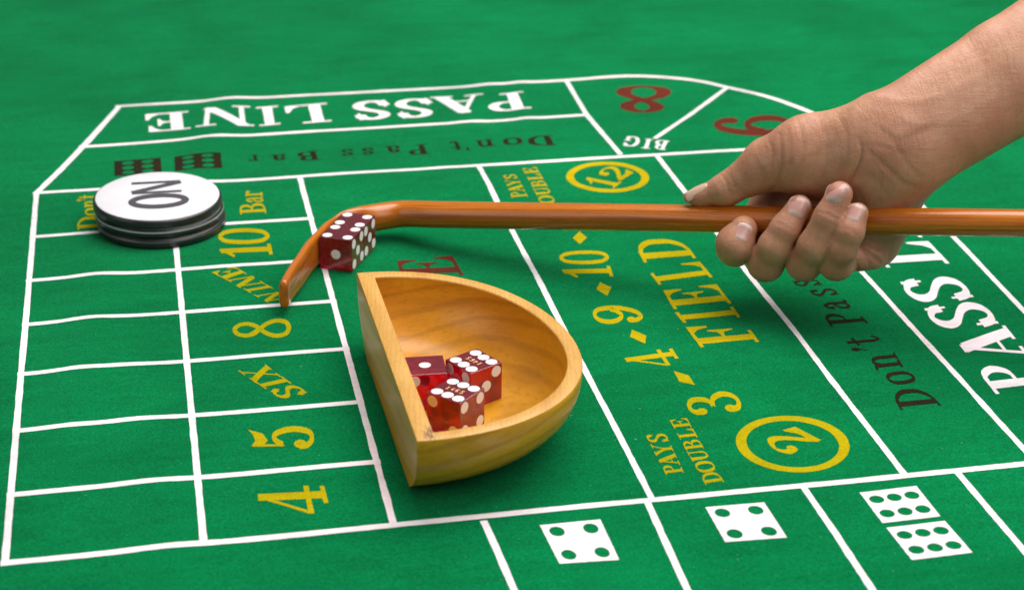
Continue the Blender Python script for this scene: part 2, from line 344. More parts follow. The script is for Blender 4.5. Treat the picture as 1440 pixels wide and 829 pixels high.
 ('printed_word', 'yellow', 'yellow DOUBLE lettering beside the ringed 2', [('D', [(149.01, -408.23), (148.99, -398.43), (140.27, -399.33), (140.23, -409.27)]),
 ('O', [(148.99, -398.13), (148.98, -388.33), (140.3, -389.08), (140.27, -399.03)]),
 ('U', [(148.98, -388.03), (148.97, -378.23), (140.34, -378.84), (140.31, -388.78)]),
 ('B', [(148.97, -377.63), (148.95, -369.02), (140.37, -369.5), (140.34, -378.24)]),
 ('L', [(148.95, -367.83), (148.94, -358.92), (140.41, -359.26), (140.38, -368.3)]),
 ('E', [(148.94, -358.03), (148.93, -348.82), (140.44, -349.01), (140.41, -358.35)])]),
 ('printed_number', 'yellow', 'yellow 4', [('4', [(-25.19, -403.18), (-25.62, -378.7), (-54.49, -376.75), (-55.28, -398.99)])]),
 ('printed_number', 'yellow', 'yellow 5', [('5', [(-26.36, -345.86), (-24.4, -323.71), (-54.21, -320.57), (-54.31, -341.26)])]),
 ('printed_number', 'yellow', 'yellow 8', [('8b', [(-26.27, -228.84), (-24.18, -203.68), (-54.26, -203.07), (-55.6, -224.32)])]),
 ('printed_word', 'yellow', 'yellow slanted SIX lettering', [('S', [(-23.45, -290.91), (-28.95, -280.03), (-42.05, -283.85), (-37.13, -295.17)]),
 ('I', [(-30.27, -279.52), (-34.69, -270.61), (-47.89, -274.93), (-43.3, -283.21)]),
 ('X', [(-34.75, -271.31), (-41.42, -256.28), (-55.37, -260.78), (-47.4, -276.69)])]),
 ('printed_number', 'yellow', 'yellow 10 by the stack of buttons', [('1', [(-26.53, -121.55), (-26.46, -103.64), (-55.78, -102.76), (-55.54, -120.17)]),
 ('0', [(-27.15, -103.95), (-25.25, -80.43), (-54.73, -76.58), (-56.04, -100.13)])]),
 ('printed_word', 'yellow', 'yellow slanted NINE lettering', [('N', [(-23.42, -181.94), (-28.52, -169.21), (-41.21, -172.46), (-34.53, -183.7)]),
 ('I', [(-29.68, -166.44), (-33.49, -159.73), (-46.27, -163.48), (-42.67, -169.83)]),
 ('N', [(-33.52, -160.16), (-40.67, -145.76), (-54.59, -149.44), (-47.94, -162.58)]),
 ('E', [(-42.61, -144.35), (-49.32, -132.41), (-62.76, -137.38), (-53.37, -152.28)])]),
 ('printed_word', 'yellow', 'yellow Bar lettering', [('B', [(-25.23, -56.54), (-25.17, -39.98), (-40.34, -39.77), (-40.49, -56.66)]),
 ('a', [(-25.16, -39.23), (-25.13, -28.69), (-40.23, -28.25), (-40.33, -39.0)]),
 ('r', [(-25.13, -28.69), (-25.09, -18.91), (-40.14, -18.26), (-40.23, -28.25)])]),
 ('printed_word', 'yellow', "yellow Don't lettering beside the stack of buttons", [('D', [(-120.57, -65.64), (-121.02, -44.89), (-135.37, -44.11), (-134.85, -64.8)]),
 ('o', [(-121.05, -43.74), (-121.32, -31.06), (-135.71, -30.31), (-135.39, -42.96)]),
 ('n', [(-121.33, -30.48), (-121.6, -18.37), (-136.03, -17.66), (-135.73, -29.73)]), ("'", [(-121.59, -18.95), (-121.66, -15.49), (-136.1, -14.79), (-136.01, -18.24)]),
 ('t', [(-121.65, -16.07), (-121.82, -8.0), (-136.29, -7.31), (-136.09, -15.36)])]),
 ('printed_letter', 'red', 'red E partly behind the bowl', [('E', [(74.5, -167.59), (73.1, -137.36), (41.45, -137.92), (40.36, -162.93)])]),
 ('printed_word', 'brown', "dark Don't Pass lettering under the hand", [('D', [(273.48, -358.26), (272.85, -339.57), (254.99, -338.31), (252.22, -359.16)]),
 ('o', [(272.59, -333.01), (272.63, -319.73), (251.35, -321.03), (251.31, -334.91)]),
 ('n', [(271.19, -316.36), (273.22, -299.53), (252.4, -300.32), (249.86, -317.68)]), ("'", [(275.95, -296.51), (275.73, -292.4), (252.6, -290.68), (252.27, -295.48)]),
 ('t', [(271.83, -288.96), (271.14, -278.59), (250.02, -279.24), (251.04, -289.85)]),
 ('P', [(272.79, -265.3), (271.95, -251.8), (252.07, -250.58), (251.36, -267.15)]),
 ('a', [(270.99, -247.5), (271.14, -234.36), (250.22, -234.84), (250.52, -247.37)]),
 ('s', [(270.63, -229.4), (269.91, -218.16), (248.9, -218.13), (249.83, -229.33)]),
 ('s', [(266.6, -214.44), (265.01, -204.04), (244.41, -204.18), (245.1, -214.97)])]),
 ('printed_word', 'white', 'white PASS LINE lettering at the right', [('L', [(347.1, -199.45), (347.8, -165.58), (309.61, -162.95), (309.79, -199.14)]),
 ('S', [(341.29, -246.0), (344.38, -214.66), (309.95, -214.6), (305.87, -245.7)]),
 ('S', [(340.15, -279.7), (343.87, -248.59), (309.25, -249.31), (305.67, -279.18)]),
 ('A', [(339.25, -318.15), (342.55, -280.13), (310.21, -280.0), (307.56, -320.33)]),
 ('P', [(335.63, -350.97), (338.07, -321.91), (305.9, -322.64), (304.21, -353.17)]),
 ('I', [(347.02, -161.15), (347.81, -139.36), (311.14, -136.94), (310.03, -159.15)]),
 ('N', [(347.32, -137.92), (347.22, -105.92), (311.89, -104.69), (313.15, -137.3)]),
 ('E', [(346.99, -103.73), (347.61, -75.29), (313.26, -73.76), (312.63, -102.69)])]),
 ('printed_dice_symbol', 'white', 'white two-pip row square, leftmost', [('dieW4', [(62.59, -459.55), (87.31, -461.27), (87.29, -429.19), (60.83, -429.08)])]),
 ('printed_dice_symbol', 'white', 'white four-pip square', [('dieW4', [(134.44, -456.11), (161.24, -457.34), (160.91, -428.13), (134.54, -427.41)])]),
 ('printed_dice_symbol', 'white', 'white six-pip square, upper of two', [('dieW6', [(205.52, -453.22), (232.06, -452.74), (231.97, -426.65), (205.16, -427.33)])]),
 ('printed_dice_symbol', 'white', 'white six-pip square, lower of two', [('dieW6', [(206.45, -483.09), (233.4, -482.58), (232.38, -456.71), (205.77, -457.13)])])]
LINES = [(4.0, [(-160.0, 0.0), (640.0, 0.0)]), (4.0, [(-160.0, -69.42), (0.0, -69.42)]), (4.0, [(-160.0, -131.6), (0.0, -131.6)]), (4.0, [(-160.0, -187.77), (0.0, -187.77)]), (4.0, [(-160.0, -245.68), (0.0, -245.68)]), (4.0, [(-160.0, -304.13), (0.0, -304.13)]), (4.0, [(-160.0, -362.62), (0.0, -362.62)]), (4.0, [(-160.0, -417.32), (640.0, -417.32)]), (3.1, [(-160.0, 0.0), (-160.0, -417.32)]), (3.1, [(-79.71, 0.0), (-79.71, -417.32)]), (3.1, [(0.0, 0.0), (0.0, -417.32)]), (3.1, [(113.61, 0.0), (113.61, -417.32)]), (3.1, [(230.63, 0.0), (230.63, -417.32)]), (3.1, [(294.82, 1.29), (293.72, -205.51), (293.6, -339.69), (293.67, -419.23)]), (3.1, [(364.99, -160.12), (364.43, -180.37), (358.86, -301.36)]), (4.0, [(-133.74, 79.53), (-2.2, 81.89), (204.7, 84.39)]), (4.0, [(-147.3, 35.74), (-129.28, 91.16), (-109.03, 156.34)]), (4.0, [(-147.3, 35.74), (-160.0, 0.0)]), (4.0, [(-109.99, 156.51), (4.51, 158.02), (105.59, 159.3), (207.26, 161.04), (236.81, 162.77), (257.89, 161.75), (282.59, 154.17), (303.22, 142.27), (318.11, 126.47), (336.74, 105.42), (349.96, 82.56), (361.28, 56.05), (365.0, 32.0), (366.5, 0.0), (366.0, -60.0), (365.0, -160.0)]), (3.1, [(207.72, 158.46), (204.7, 84.39), (208.0, 5.45)]), (3.1, [(317.62, 124.91), (274.64, 72.41), (239.13, 31.78)]), (3.1, [(110.87, -419.61), (109.69, -456.54), (108.59, -493.61)]), (3.1, [(38.16, -422.24), (39.34, -446.28), (40.62, -476.87)]), (3.1, [(182.28, -420.48), (182.65, -457.61), (182.19, -503.21)]), (3.1, [(254.83, -419.24), (254.99, -458.16), (255.47, -510.6)])]
HAND_BODY = [((114.7, -49.9, -48.2), 76.6, (261.9, -138.5, -30.0), 81.1, 0.62, 10), ((261.9, -138.5, -30.0), 81.1, (547.5, -309.6, 20.0), 98.8, 0.68, 10), ((100.7, -35.3, -35.2), 71.0, (80.2, 85.3, 21.7), 42.4, 0.72, 26), ((85.5, -18.4, -22.7), 59.5, (-10.5, -14.1, 60.6), 43.0, 0.8, 26), ((68.0, 54.3, 15.6), 40.2, (-17.4, -3.1, 81.9), 35.1, 1, 20), ((68.8, -45.4, -31.7), 61.2, (-14.1, -32.4, 6.0), 53.1, 0.74, 26), ((-14.1, -32.4, 6.0), 53.1, (-63.8, -21.1, 30.0), 37.4, 0.86, 20), ((-63.8, -21.1, 30.0), 36.4, (-121.5, 12.8, 55.8), 23.0, 1, 14), ((-121.5, 12.8, 55.8), 22.5, (-156.7, 22.2, 71.9), 14.9, 1, 10), ((-156.7, 22.2, 71.9), 14.9, (-173.7, 23.0, 76.0), 8.7, 1, 8), ((48.8, 110.1, -6.5), 22.9, (77.3, 110.1, -3.3), 19.0, 1, 8)]
HAND_FINGERS = [[((-101.4, 71.2, 21.1), 19.2, (-112.9, 91.3, 25.5), 26.3, 1, 6), ((-112.9, 91.3, 25.5), 26.3, (-110.8, 96.9, 43.5), 25.4, 1, 8), ((-110.8, 96.9, 43.5), 25.4, (-86.8, 83.3, 87.9), 22.7, 1, 10), ((-86.8, 83.3, 87.9), 22.7, (-43.9, 12.4, 98.7), 31.1, 1, 14)], [((-28.8, 41.9, -18.2), 17.4, (-48.3, 71.6, -15.6), 20.4, 1, 6), ((-48.3, 71.6, -15.6), 20.4, (-60.6, 96.1, -4.2), 23.0, 1, 8), ((-60.6, 96.1, -4.2), 23.0, (-69.3, 119.5, 26.7), 24.8, 1, 8), ((-69.3, 119.5, 26.7), 24.8, (-47.9, 100.3, 70.7), 23.6, 1, 10), ((-47.9, 100.3, 70.7), 23.6, (-18.4, 20.2, 89.0), 31.0, 1, 14)], [((19.9, 26.4, -62.4), 18.1, (6.7, 57.3, -54.5), 20.6, 1, 6), ((6.7, 57.3, -54.5), 20.6, (-9.5, 96.9, -33.9), 23.2, 1, 8), ((-9.5, 96.9, -33.9), 23.2, (-19.3, 120.0, -1.9), 24.0, 1, 8), ((-19.3, 120.0, -1.9), 24.0, (-0.8, 98.9, 44.2), 23.4, 1, 10), ((-0.8, 98.9, 44.2), 23.4, (21.8, 36.7, 69.7), 29.8, 1, 14)], [((43.7, 52.9, -65.7), 15.1, (33.0, 77.3, -65.8), 19.5, 1, 6), ((33.0, 77.3, -65.8), 19.5, (24.7, 101.3, -52.0), 20.1, 1, 8), ((24.7, 101.3, -52.0), 20.1, (21.8, 119.4, -23.8), 23.8, 1, 8), ((21.8, 119.4, -23.8), 23.8, (41.2, 101.6, 17.9), 22.2, 1, 10), ((41.2, 101.6, 17.9), 22.2, (61.7, 63.6, 35.9), 27.4, 1, 14)]]
HAND_CREASES = [([(44.0, -47.1), (46.6, -32.3), (44.0, -13.9), (36.9, 3.5), (32.5, 15.1)], 3.2, 2.6), ([(46.7, -42.5), (62.4, -25.2), (81.5, -8.8), (103.0, 9.5), (126.9, 19.5)], 1.3, 3), ([(59.8, -68.2), (84.1, -49.4), (96.1, -29.4), (111.5, -7.5), (127.9, 6.0)], 1.2, 3.5), ([(71.1, -52.0), (89.3, -45.2), (119.2, -53.7), (157.7, -75.9), (225.2, -109.6)], 1.2, 6), ([(-55.8, -59.5), (-54.9, -34.5), (-56.8, -4.7), (-60.5, 12.2), (-77.1, 29.7)], 1.6, 3), ([(-130.1, -6.8), (-123.4, 9.7), (-115.8, 32.2)], 0.9, 2.5), ([(-109.7, 9.9), (-96.5, 24.5), (-87.0, 32.9)], 1.3, 2.5), ([(47.7, 83.4), (61.7, 101.3), (75.7, 112.3), (87.9, 121.2)], 3.5, 3), ([(59.1, 97.4), (65.3, 111.2), (69.6, 125.9)], 1.6, 2.5), ([(40.6, 101.0), (49.4, 118.8), (53.8, 138.5)], 2.4, 2.5), ([(-32.0, -76.2), (-26.6, -50.1), (-29.3, -20.5), (-40.2, 5.9)], 0.8, 3), ([(-45.7, -68.9), (-43.0, -39.0), (-45.7, -9.2), (-53.1, 12.4)], 0.7, 2.4), ([(-5.8, -81.6), (3.2, -51.6), (3.2, -15.2), (-5.8, 14.1)], 0.6, 4), ([(19.2, -87.1), (28.1, -55.2), (28.1, -21.0), (21.0, 3.2)], 0.7, 3.2), ([(-69.7, -54.2), (-66.0, -35.0), (-69.7, -12.1)], 0.7, 2.2), ([(-95.2, -37.7), (-87.7, -19.2), (-85.8, 3.0)], 0.6, 2.2), ([(-136.8, -1.0), (-131.0, 12.5), (-127.2, 31.9)], 0.5, 1.8), ([(-121.5, -9.6), (-115.8, 5.9), (-106.3, 24.4)], 0.6, 2), ([(45.5, -121.3), (80.0, -104.5), (124.4, -99.8), (178.9, -118.9), (248.6, -155.2)], -1.5, 7), ([(90.3, -79.8), (124.4, -67.3), (172.2, -78.8), (248.6, -117.0)], -1.2, 8), ([(52.7, -30.1), (70.2, -5.0), (74.5, 22.4)], 0.7, 2.6), ([(68.5, -17.1), (94.4, 7.3), (119.2, 23.3)], 0.9, 2.4), ([(45.7, -39.2), (67.5, -38.1), (93.4, -29.1), (120.0, -20.6)], 0.8, 2.6), ([(36.1, 8.3), (50.1, 25.4), (58.9, 41.3)], 0.9, 3), ([(77.5, 96.7), (81.0, 107.5), (81.8, 119.2)], 0.8, 2), ([(53.7, -6.0), (75.5, 16.3), (94.4, 39.2)], 0.8, 4)]
FINGER_CREASES = [([(-56.4, 77.0), (-47.3, 81.2), (-40.1, 87.2)], 0.5, 1.8), ([(-1.4, 64.7), (9.2, 68.8), (17.1, 72.8)], 0.5, 1.8), ([(-89.0, 111.8), (-76.0, 108.0), (-61.2, 114.2)], 0.6, 3), ([(-39.2, 114.4), (-24.6, 108.6), (-10.2, 114.7)], 0.6, 3), ([(4.1, 114.9), (16.6, 110.1), (28.9, 117.1)], 0.6, 3), ([(-67.0, 62.8), (-54.2, 67.1), (-39.6, 76.3)], 0.9, 2.2), ([(-63.3, 55.0), (-50.5, 60.2), (-36.0, 69.4)], 0.6, 2), ([(-13.5, 50.6), (2.5, 54.9), (20.1, 65.1)], 0.9, 2.2), ([(-9.9, 43.8), (6.0, 47.2), (23.6, 56.4)], 0.6, 2), ([(14.0, 72.5), (28.0, 75.7), (41.9, 83.8)], 0.8, 2.2)]
NAILS = [((-104.0, 76.0, 0.1), (0.45, -1, 0), 11.5, 13, (0.15, -0.12, -1)), ((-32.1, 41.7, -36.0), (0.42, -1, 0), 15, 15.5, (0.05, -0.2, -1)), ((14.0, 25.1, -74.3), (0.4, -1, 0), 14.5, 16.5, (0.0, -0.2, -1)), ((38.5, 52.5, -78.1), (0.45, -1, 0), 12, 14, (-0.1, -0.2, -1)), ((-163.5, 16.4, 65.0), (-1, 0.3, 0.05), 8.5, 17, (-0.1, -0.62, -0.78))]
HAND_ORIGIN = (0.24666, -0.24249, 0.07449)
HAND_UNIT = 0.000366905
FINGER_TIPS = [(-51.9, 69.2, -33.1), (3.6, 56.1, -72.5), (29.7, 77.9, -83.8), (-70.9, 121.9, 8.2), (-22.1, 122.3, -19.9), (18.3, 121.7, -43.8), (-62.3, -44.8, -2.1), (-34.2, 51.8, -40.2), (14.8, 35.8, -74.8), (38.5, 61.4, -83.6), (-106.5, 80.1, -3.8), (-158.9, 21.8, 59.4)]
STICK = [(-26.93, -200.61, 11.6, 7.6, 2.6, 3.2), (-22.31, -185.86, 10.8, 8.4, 2.6, 3.2), (-15.31, -167.41, 10.1, 9.1, 2.5, 3.2), (-9.09, -150.63, 9.8, 9.4, 2.4, 3.2), (-2.19, -136.4, 9.8, 9.4, 2.3, 3), (3.76, -124.83, 9.9, 9.3, 2.2, 2.9), (9.33, -115.79, 9.4, 9.1, 1.9, 2.7), (14.72, -109.9, 10.2, 8.9, 2.3, 2.5), (20.34, -107.2, 10.9, 8.6, 3.8, 2.3), (25.92, -106.1, 11.6, 8.3, 5.6, 2.1), (30.71, -106.21, 12.3, 8.0, 7.2, 2), (48.22, -105.95, 13.64, 7.74, 7.74, 2), (68.3, -120.8, 17.82, 7.68, 7.68, 2), (94.42, -140.1, 23.26, 7.59, 7.59, 2), (124.55, -162.37, 29.54, 7.5, 7.5, 2), (164.72, -192.06, 37.91, 7.38, 7.38, 2), (204.89, -221.75, 46.28, 7.25, 7.25, 2), (245.06, -251.44, 54.65, 7.13, 7.13, 2), (295.28, -288.56, 65.11, 6.97, 6.97, 2), (365.58, -340.52, 79.76, 6.76, 6.76, 2), (445.93, -399.9, 96.5, 6.76, 6.76, 2)]
# ------------------------------------------------------------------ felt
def felt_height(x, y):
    """Soft ripples of the cloth, metres."""
    x = np.asarray(x, float); y = np.asarray(y, float)
    h = 0.00030 * np.sin(23 * x + 9 * y + 0.6) * np.sin(17 * y - 6 * x)
    h += 0.00016 * np.sin(61 * x - 22 * y + 1.0) * np.sin(31 * y + 14 * x + 0.4)
    def ridge(x0, y0, ang, wid, amp, y1, y2):
        dx, dy = math.cos(ang), math.sin(ang)
        s = (x - x0) * dy - (y - y0) * dx; t = (x - x0) * dx + (y - y0) * dy
        return amp * np.exp(-(s / wid) ** 2) / (1 + np.exp(-(t - y1) / 0.02)) / (1 + np.exp((t - y2) / 0.02))
    h += ridge(-0.045, 0.10, math.radians(78), 0.015, 0.0017, -0.12, 0.25)
    h += ridge(-0.125, -0.15, math.radians(86), 0.013, 0.0013, -0.16, 0.10)
    h += ridge(-0.105, -0.30, math.radians(95), 0.015, 0.0008, -0.15, 0.10)
    h += ridge(0.125, 0.09, math.radians(70), 0.010, 0.0009, -0.06, 0.12)
    h += ridge(0.165, 0.10, math.radians(82), 0.008, 0.0009, -0.06, 0.10)
    h += ridge(0.075, -0.02, math.radians(-20), 0.020, 0.0011, -0.05, 0.12)
    h += ridge(0.14, -0.17, math.radians(24), 0.022, 0.0010, -0.07, 0.08)
    h += ridge(0.19, -0.30, math.radians(38), 0.03, 0.0010, -0.1, 0.12)
    # flat where the bowl and the hook rest
    flat = np.exp(-(((x - 0.045) / 0.075) ** 2 + ((y + 0.325) / 0.115) ** 2) ** 2)
    flat = np.maximum(flat, np.exp(-(((x - 0.005) / 0.05) ** 2 + ((y + 0.14) / 0.075) ** 2) ** 2))
    flat = np.maximum(flat, np.exp(-(((x + 0.09) / 0.045) ** 2 + ((y + 0.068) / 0.045) ** 2) ** 2))
    return h * (1 - flat) - 0.0004

def axis(lo, a, b, hi, step):
    core = np.arange(a, b + step / 2, step)
    left = a - np.cumsum(step * 1.25 ** np.arange(1, 24)); left = left[left > lo]
    right = core[-1] + np.cumsum(step * 1.25 ** np.arange(1, 24)); right = right[right < hi]
    return np.concatenate([[lo], left[::-1], core, right, [hi]])
gx = axis(-2.2, -0.24, 0.66, 2.6, 0.004); gy = axis(-2.2, -0.54, 0.46, 2.6, 0.004)
GX, GY = np.meshgrid(gx, gy)
GZ = felt_height(GX, GY)
nx, ny = len(gx), len(gy)
idx = np.arange(nx * ny).reshape(ny, nx)
quads = np.stack([idx[:-1, :-1], idx[:-1, 1:], idx[1:, 1:], idx[1:, :-1]], -1).reshape(-1, 4)
felt = link('table_felt', mesh_from('table_felt', np.stack([GX, GY, GZ], -1).reshape(-1, 3), quads.tolist()), M['felt'])
felt['kind'] = 'structure'

# ---- printed letters: every glyph fills a unit box and is drawn with a broad elliptical pen
def T_(pts): return ('L', pts, .13, .035)
def H_(pts, hy=.035): return ('L', pts, .03, hy)
def S_(pts, hx=.045): return ('L', pts, hx, .03)
def C_(pts, hx=.12, hy=.032): return ('C', pts, hx, hy)
def B_(x, y, rx, ry): return ('B', x, y, rx, ry)
def P_(*pts): return ('P', pts)
def stem(x, hx=.13, w=.27): return [('L', [(x, 0), (x, 1)], hx, .03), H_([(x - w, .03), (x + w, .03)], .03), H_([(x - w, .97), (x + w, .97)], .03)]
GLYPH = {
 'P': [('L', [(.33, 0), (.33, 1)], .13, .03), H_([(.04, .03), (.64, .03)], .03), H_([(.04, .97), (.6, .97)], .03), C_([(.45, .965), (.72, .93), (.86, .735), (.72, .535), (.42, .50)], .115)],
 'A': [('L', [(.46, .96), (.80, .04)], .135, .03), ('L', [(.46, .97), (.17, .03)], .04, .03), H_([(.25, .33), (.66, .33)], .03), H_([(.0, .03), (.36, .03)], .03), H_([(.58, .03), (1, .03)], .03), P_((.33, 1), (.56, 1), (.5, .8), (.38, .8))],
 'S': [C_([(.84, .74), (.77, .90), (.5, .967), (.26, .90), (.17, .76), (.28, .62), (.52, .52), (.76, .40), (.84, .25), (.72, .09), (.46, .033), (.22, .09), (.12, .27)], .15, .042), P_((.78, 1), (.88, 1), (.90, .66), (.83, .66)), P_((.08, 0), (.18, 0), (.15, .35), (.07, .35))],
 'L': [('L', [(.32, 0), (.32, 1)], .13, .03), H_([(.03, .03), (.92, .03)], .03), H_([(.03, .97), (.66, .97)], .03), P_((.97, .36), (.90, .36), (.80, .13), (.58, .0), (.97, 0))],
 'I': stem(.5, .2, .46),
 'N': [('L', [(.17, .98), (.80, .03)], .12, .03), S_([(.19, 0), (.19, .98)]), S_([(.82, 0), (.82, 1)]), H_([(.02, .03), (.36, .03)], .03), H_([(.0, .97), (.28, .97)], .03), H_([(.65, .97), (1, .97)], .03), P_((.72, .16), (.87, .16), (.87, 0), (.76, 0))],
 'E': [('L', [(.30, 0), (.30, 1)], .13, .03), H_([(.02, .03), (.9, .03)], .03), H_([(.02, .97), (.86, .97)], .03), H_([(.36, .51), (.66, .51)], .028), P_((.96, .34), (.90, .34), (.80, .14), (.56, .0), (.96, 0)), P_((.90, .68), (.84, .68), (.75, .86), (.54, 1), (.90, 1)), P_((.70, .70), (.66, .70), (.60, .57), (.44, .51), (.60, .45), (.66, .32), (.70, .32))],
 'F': [('L', [(.30, 0), (.30, 1)], .13, .03), H_([(.02, .03), (.62, .03)], .03), H_([(.02, .97), (.90, .97)], .03), H_([(.36, .5), (.68, .5)], .028), P_((.97, .66), (.90, .66), (.80, .86), (.56, 1), (.97, 1)), P_((.76, .70), (.71, .70), (.64, .56), (.44, .5), (.64, .44), (.71, .28), (.76, .28))],
 'D': [('L', [(.28, 0), (.28, 1)], .12, .03), H_([(.02, .03), (.5, .03)], .03), H_([(.02, .97), (.5, .97)], .03), C_([(.36, .967), (.66, .90), (.86, .70), (.88, .5), (.86, .3), (.66, .10), (.36, .033)], .11, .033)],
 'O': [C_([(.5, .967), (.27, .9), (.14, .7), (.12, .5), (.14, .3), (.27, .1), (.5, .033), (.73, .1), (.86, .3), (.88, .5), (.86, .7), (.73, .9), (.5, .967)], .12, .033)],
 'U': [('L', [(.26, 1), (.26, .35)], .12, .03), C_([(.26, .4), (.28, .17), (.5, .036), (.74, .16), (.80, .4)], .08, .04), S_([(.80, .36), (.80, 1)]), H_([(.02, .97), (.5, .97)], .03), H_([(.62, .97), (.98, .97)], .03)],
 'B': [('L', [(.28, 0), (.28, 1)], .125, .03), H_([(.02, .03), (.5, .03)], .03), H_([(.02, .97), (.5, .97)], .03), H_([(.3, .52), (.55, .52)], .03), C_([(.4, .967), (.68, .92), (.80, .75), (.68, .58), (.44, .52)], .11), C_([(.42, .525), (.76, .46), (.87, .27), (.74, .08), (.4, .033)], .12)],
 'Y': [('L', [(.5, 0), (.5, .5)], .11, .03), ('L', [(.16, .98), (.5, .42)], .10, .03), ('L', [(.84, .98), (.53, .44)], .04, .03), H_([(.26, .03), (.74, .03)], .03), H_([(0, .97), (.36, .97)], .03), H_([(.66, .97), (1, .97)], .03)],
 'X': [('L', [(.2, .97), (.80, .03)], .13, .03), ('L', [(.84, .97), (.16, .03)], .04, .03), H_([(.0, .97), (.42, .97)], .03), H_([(.66, .97), (1, .97)], .03), H_([(.0, .03), (.32, .03)], .03), H_([(.58, .03), (1, .03)], .03)],
 'G': [C_([(.86, .72), (.72, .92), (.5, .966), (.26, .88), (.14, .66), (.13, .4), (.26, .12), (.5, .034), (.72, .08), (.80, .16)], .12, .034), ('L', [(.80, .0), (.80, .42)], .11, .03), H_([(.56, .42), (1, .42)], .03), P_((.80, 1), (.88, 1), (.9, .64), (.83, .64))],
 'o': [C_([(.5, .65), (.2, .56), (.13, .34), (.2, .12), (.5, .03), (.8, .12), (.87, .34), (.8, .56), (.5, .65)], .13, .03)],
 'n': [('L', [(.26, 0), (.26, .66)], .11, .03), H_([(.03, .03), (.5, .03)], .03), H_([(.03, .65), (.28, .65)], .03), C_([(.3, .5), (.45, .63), (.65, .64), (.76, .5), (.76, .3)], .10), ('L', [(.76, .4), (.76, 0)], .11, .03), H_([(.56, .03), (.99, .03)], .03)],
 "'": [B_(.5, .9, .42, .10), P_((.55, .9), (.92, .9), (.3, .62), (.2, .66))],
 't': [('L', [(.42, .88), (.42, .16)], .14, .03), C_([(.42, .2), (.5, .05), (.68, .03), (.9, .14)], .10, .03), H_([(.05, .65), (.85, .65)], .035)],
 'a': [C_([(.2, .5), (.32, .63), (.52, .645), (.66, .52), (.66, .3)], .11, .035), ('L', [(.66, .46), (.66, .1)], .12, .03), C_([(.66, .14), (.74, .03), (.95, .08)], .06, .03), C_([(.64, .40), (.4, .36), (.2, .27), (.19, .12), (.36, .035), (.58, .1), (.65, .18)], .10, .03), B_(.24, .5, .13, .06)],
 's': [C_([(.78, .48), (.7, .6), (.5, .65), (.28, .6), (.22, .5), (.36, .4), (.6, .31), (.78, .2), (.72, .08), (.5, .03), (.28, .08), (.16, .2)], .12, .03), P_((.76, .67), (.86, .67), (.86, .44), (.8, .44)), P_((.1, .0), (.2, .0), (.18, .25), (.1, .25))],
 'r': [('L', [(.32, 0), (.32, .66)], .14, .03), H_([(.03, .03), (.66, .03)], .03), H_([(.03, .65), (.34, .65)], .03), C_([(.36, .46), (.5, .6), (.7, .64)], .06, .03), B_(.8, .56, .17, .08)],
 '0': [C_([(.5, .965), (.24, .87), (.14, .68), (.12, .5), (.14, .32), (.24, .13), (.5, .035), (.76, .13), (.86, .32), (.88, .5), (.86, .68), (.76, .87), (.5, .965)], .125, .036)],
 '1': [('L', [(.58, 0), (.58, .98)], .19, .03), H_([(.12, .035), (1, .035)], .035), P_((.58, 1), (.76, 1), (.5, .80), (.12, .72), (.02, .76), (.30, .86))],
 '2': [C_([(.20, .70), (.22, .86), (.48, .965), (.76, .86), (.80, .68), (.62, .45), (.35, .24), (.14, .06)], .115, .034), B_(.24, .69, .15, .10), P_((.06, 0), (.92, 0), (.98, .32), (.90, .32), (.82, .2), (.5, .17), (.2, .16)), P_((.06, 0), (.18, 0), (.24, .17), (.1, .12))],
 '3': [C_([(.18, .78), (.24, .91), (.48, .966), (.74, .88), (.78, .74), (.66, .58), (.42, .53)], .12, .034), C_([(.42, .53), (.74, .46), (.88, .27), (.74, .09), (.46, .034), (.2, .10), (.14, .24)], .125, .034), B_(.22, .77, .15, .09), B_(.20, .24, .17, .10)],
 '4': [('L', [(.66, 0), (.66, 1)], .13, .03), ('L', [(.66, .96), (.06, .29)], .045, .035), H_([(.02, .27), (1, .27)], .04), H_([(.36, .03), (.96, .03)], .035)],
 '5': [C_([(.20, .50), (.44, .62), (.72, .58), (.88, .33), (.74, .08), (.44, .034), (.18, .10), (.12, .24)], .13, .034), B_(.22, .22, .18, .10), S_([(.17, .48), (.17, .98)], .045), P_((.14, 1), (.17, .80), (.40, .73), (.72, .80), (.92, 1.02), (.70, .95), (.40, .93))],
 '6': [C_([(.80, .74), (.76, .88), (.58, .966), (.34, .86), (.16, .6), (.13, .36), (.24, .11), (.5, .034), (.76, .11), (.86, .31), (.76, .5), (.52, .575), (.3, .48), (.2, .36)], .14, .036), B_(.76, .76, .14, .08)],
 '9': [C_([(.20, .26), (.24, .12), (.42, .034), (.66, .14), (.84, .4), (.87, .64), (.76, .89), (.5, .966), (.24, .89), (.14, .69), (.24, .5), (.48, .425), (.7, .52), (.8, .64)], .115, .034), B_(.24, .24, .15, .09)],
 '8': [C_([(.5, .968), (.28, .89), (.24, .76), (.38, .62), (.66, .46), (.86, .3), (.80, .1), (.5, .032), (.2, .1), (.12, .27), (.26, .44), (.5, .53), (.74, .64), (.82, .78), (.72, .9), (.5, .968)], .14, .036)],
 '8b': [C_([(.5, .965), (.26, .91), (.17, .77), (.26, .63), (.5, .53), (.72, .43), (.87, .26), (.78, .09), (.5, .035), (.22, .09), (.13, .26), (.28, .43), (.5, .53), (.70, .64), (.80, .77), (.72, .91), (.5, .965)], .10, .04), ('L', [(.24, .68), (.76, .40)], .09, .04)],
}
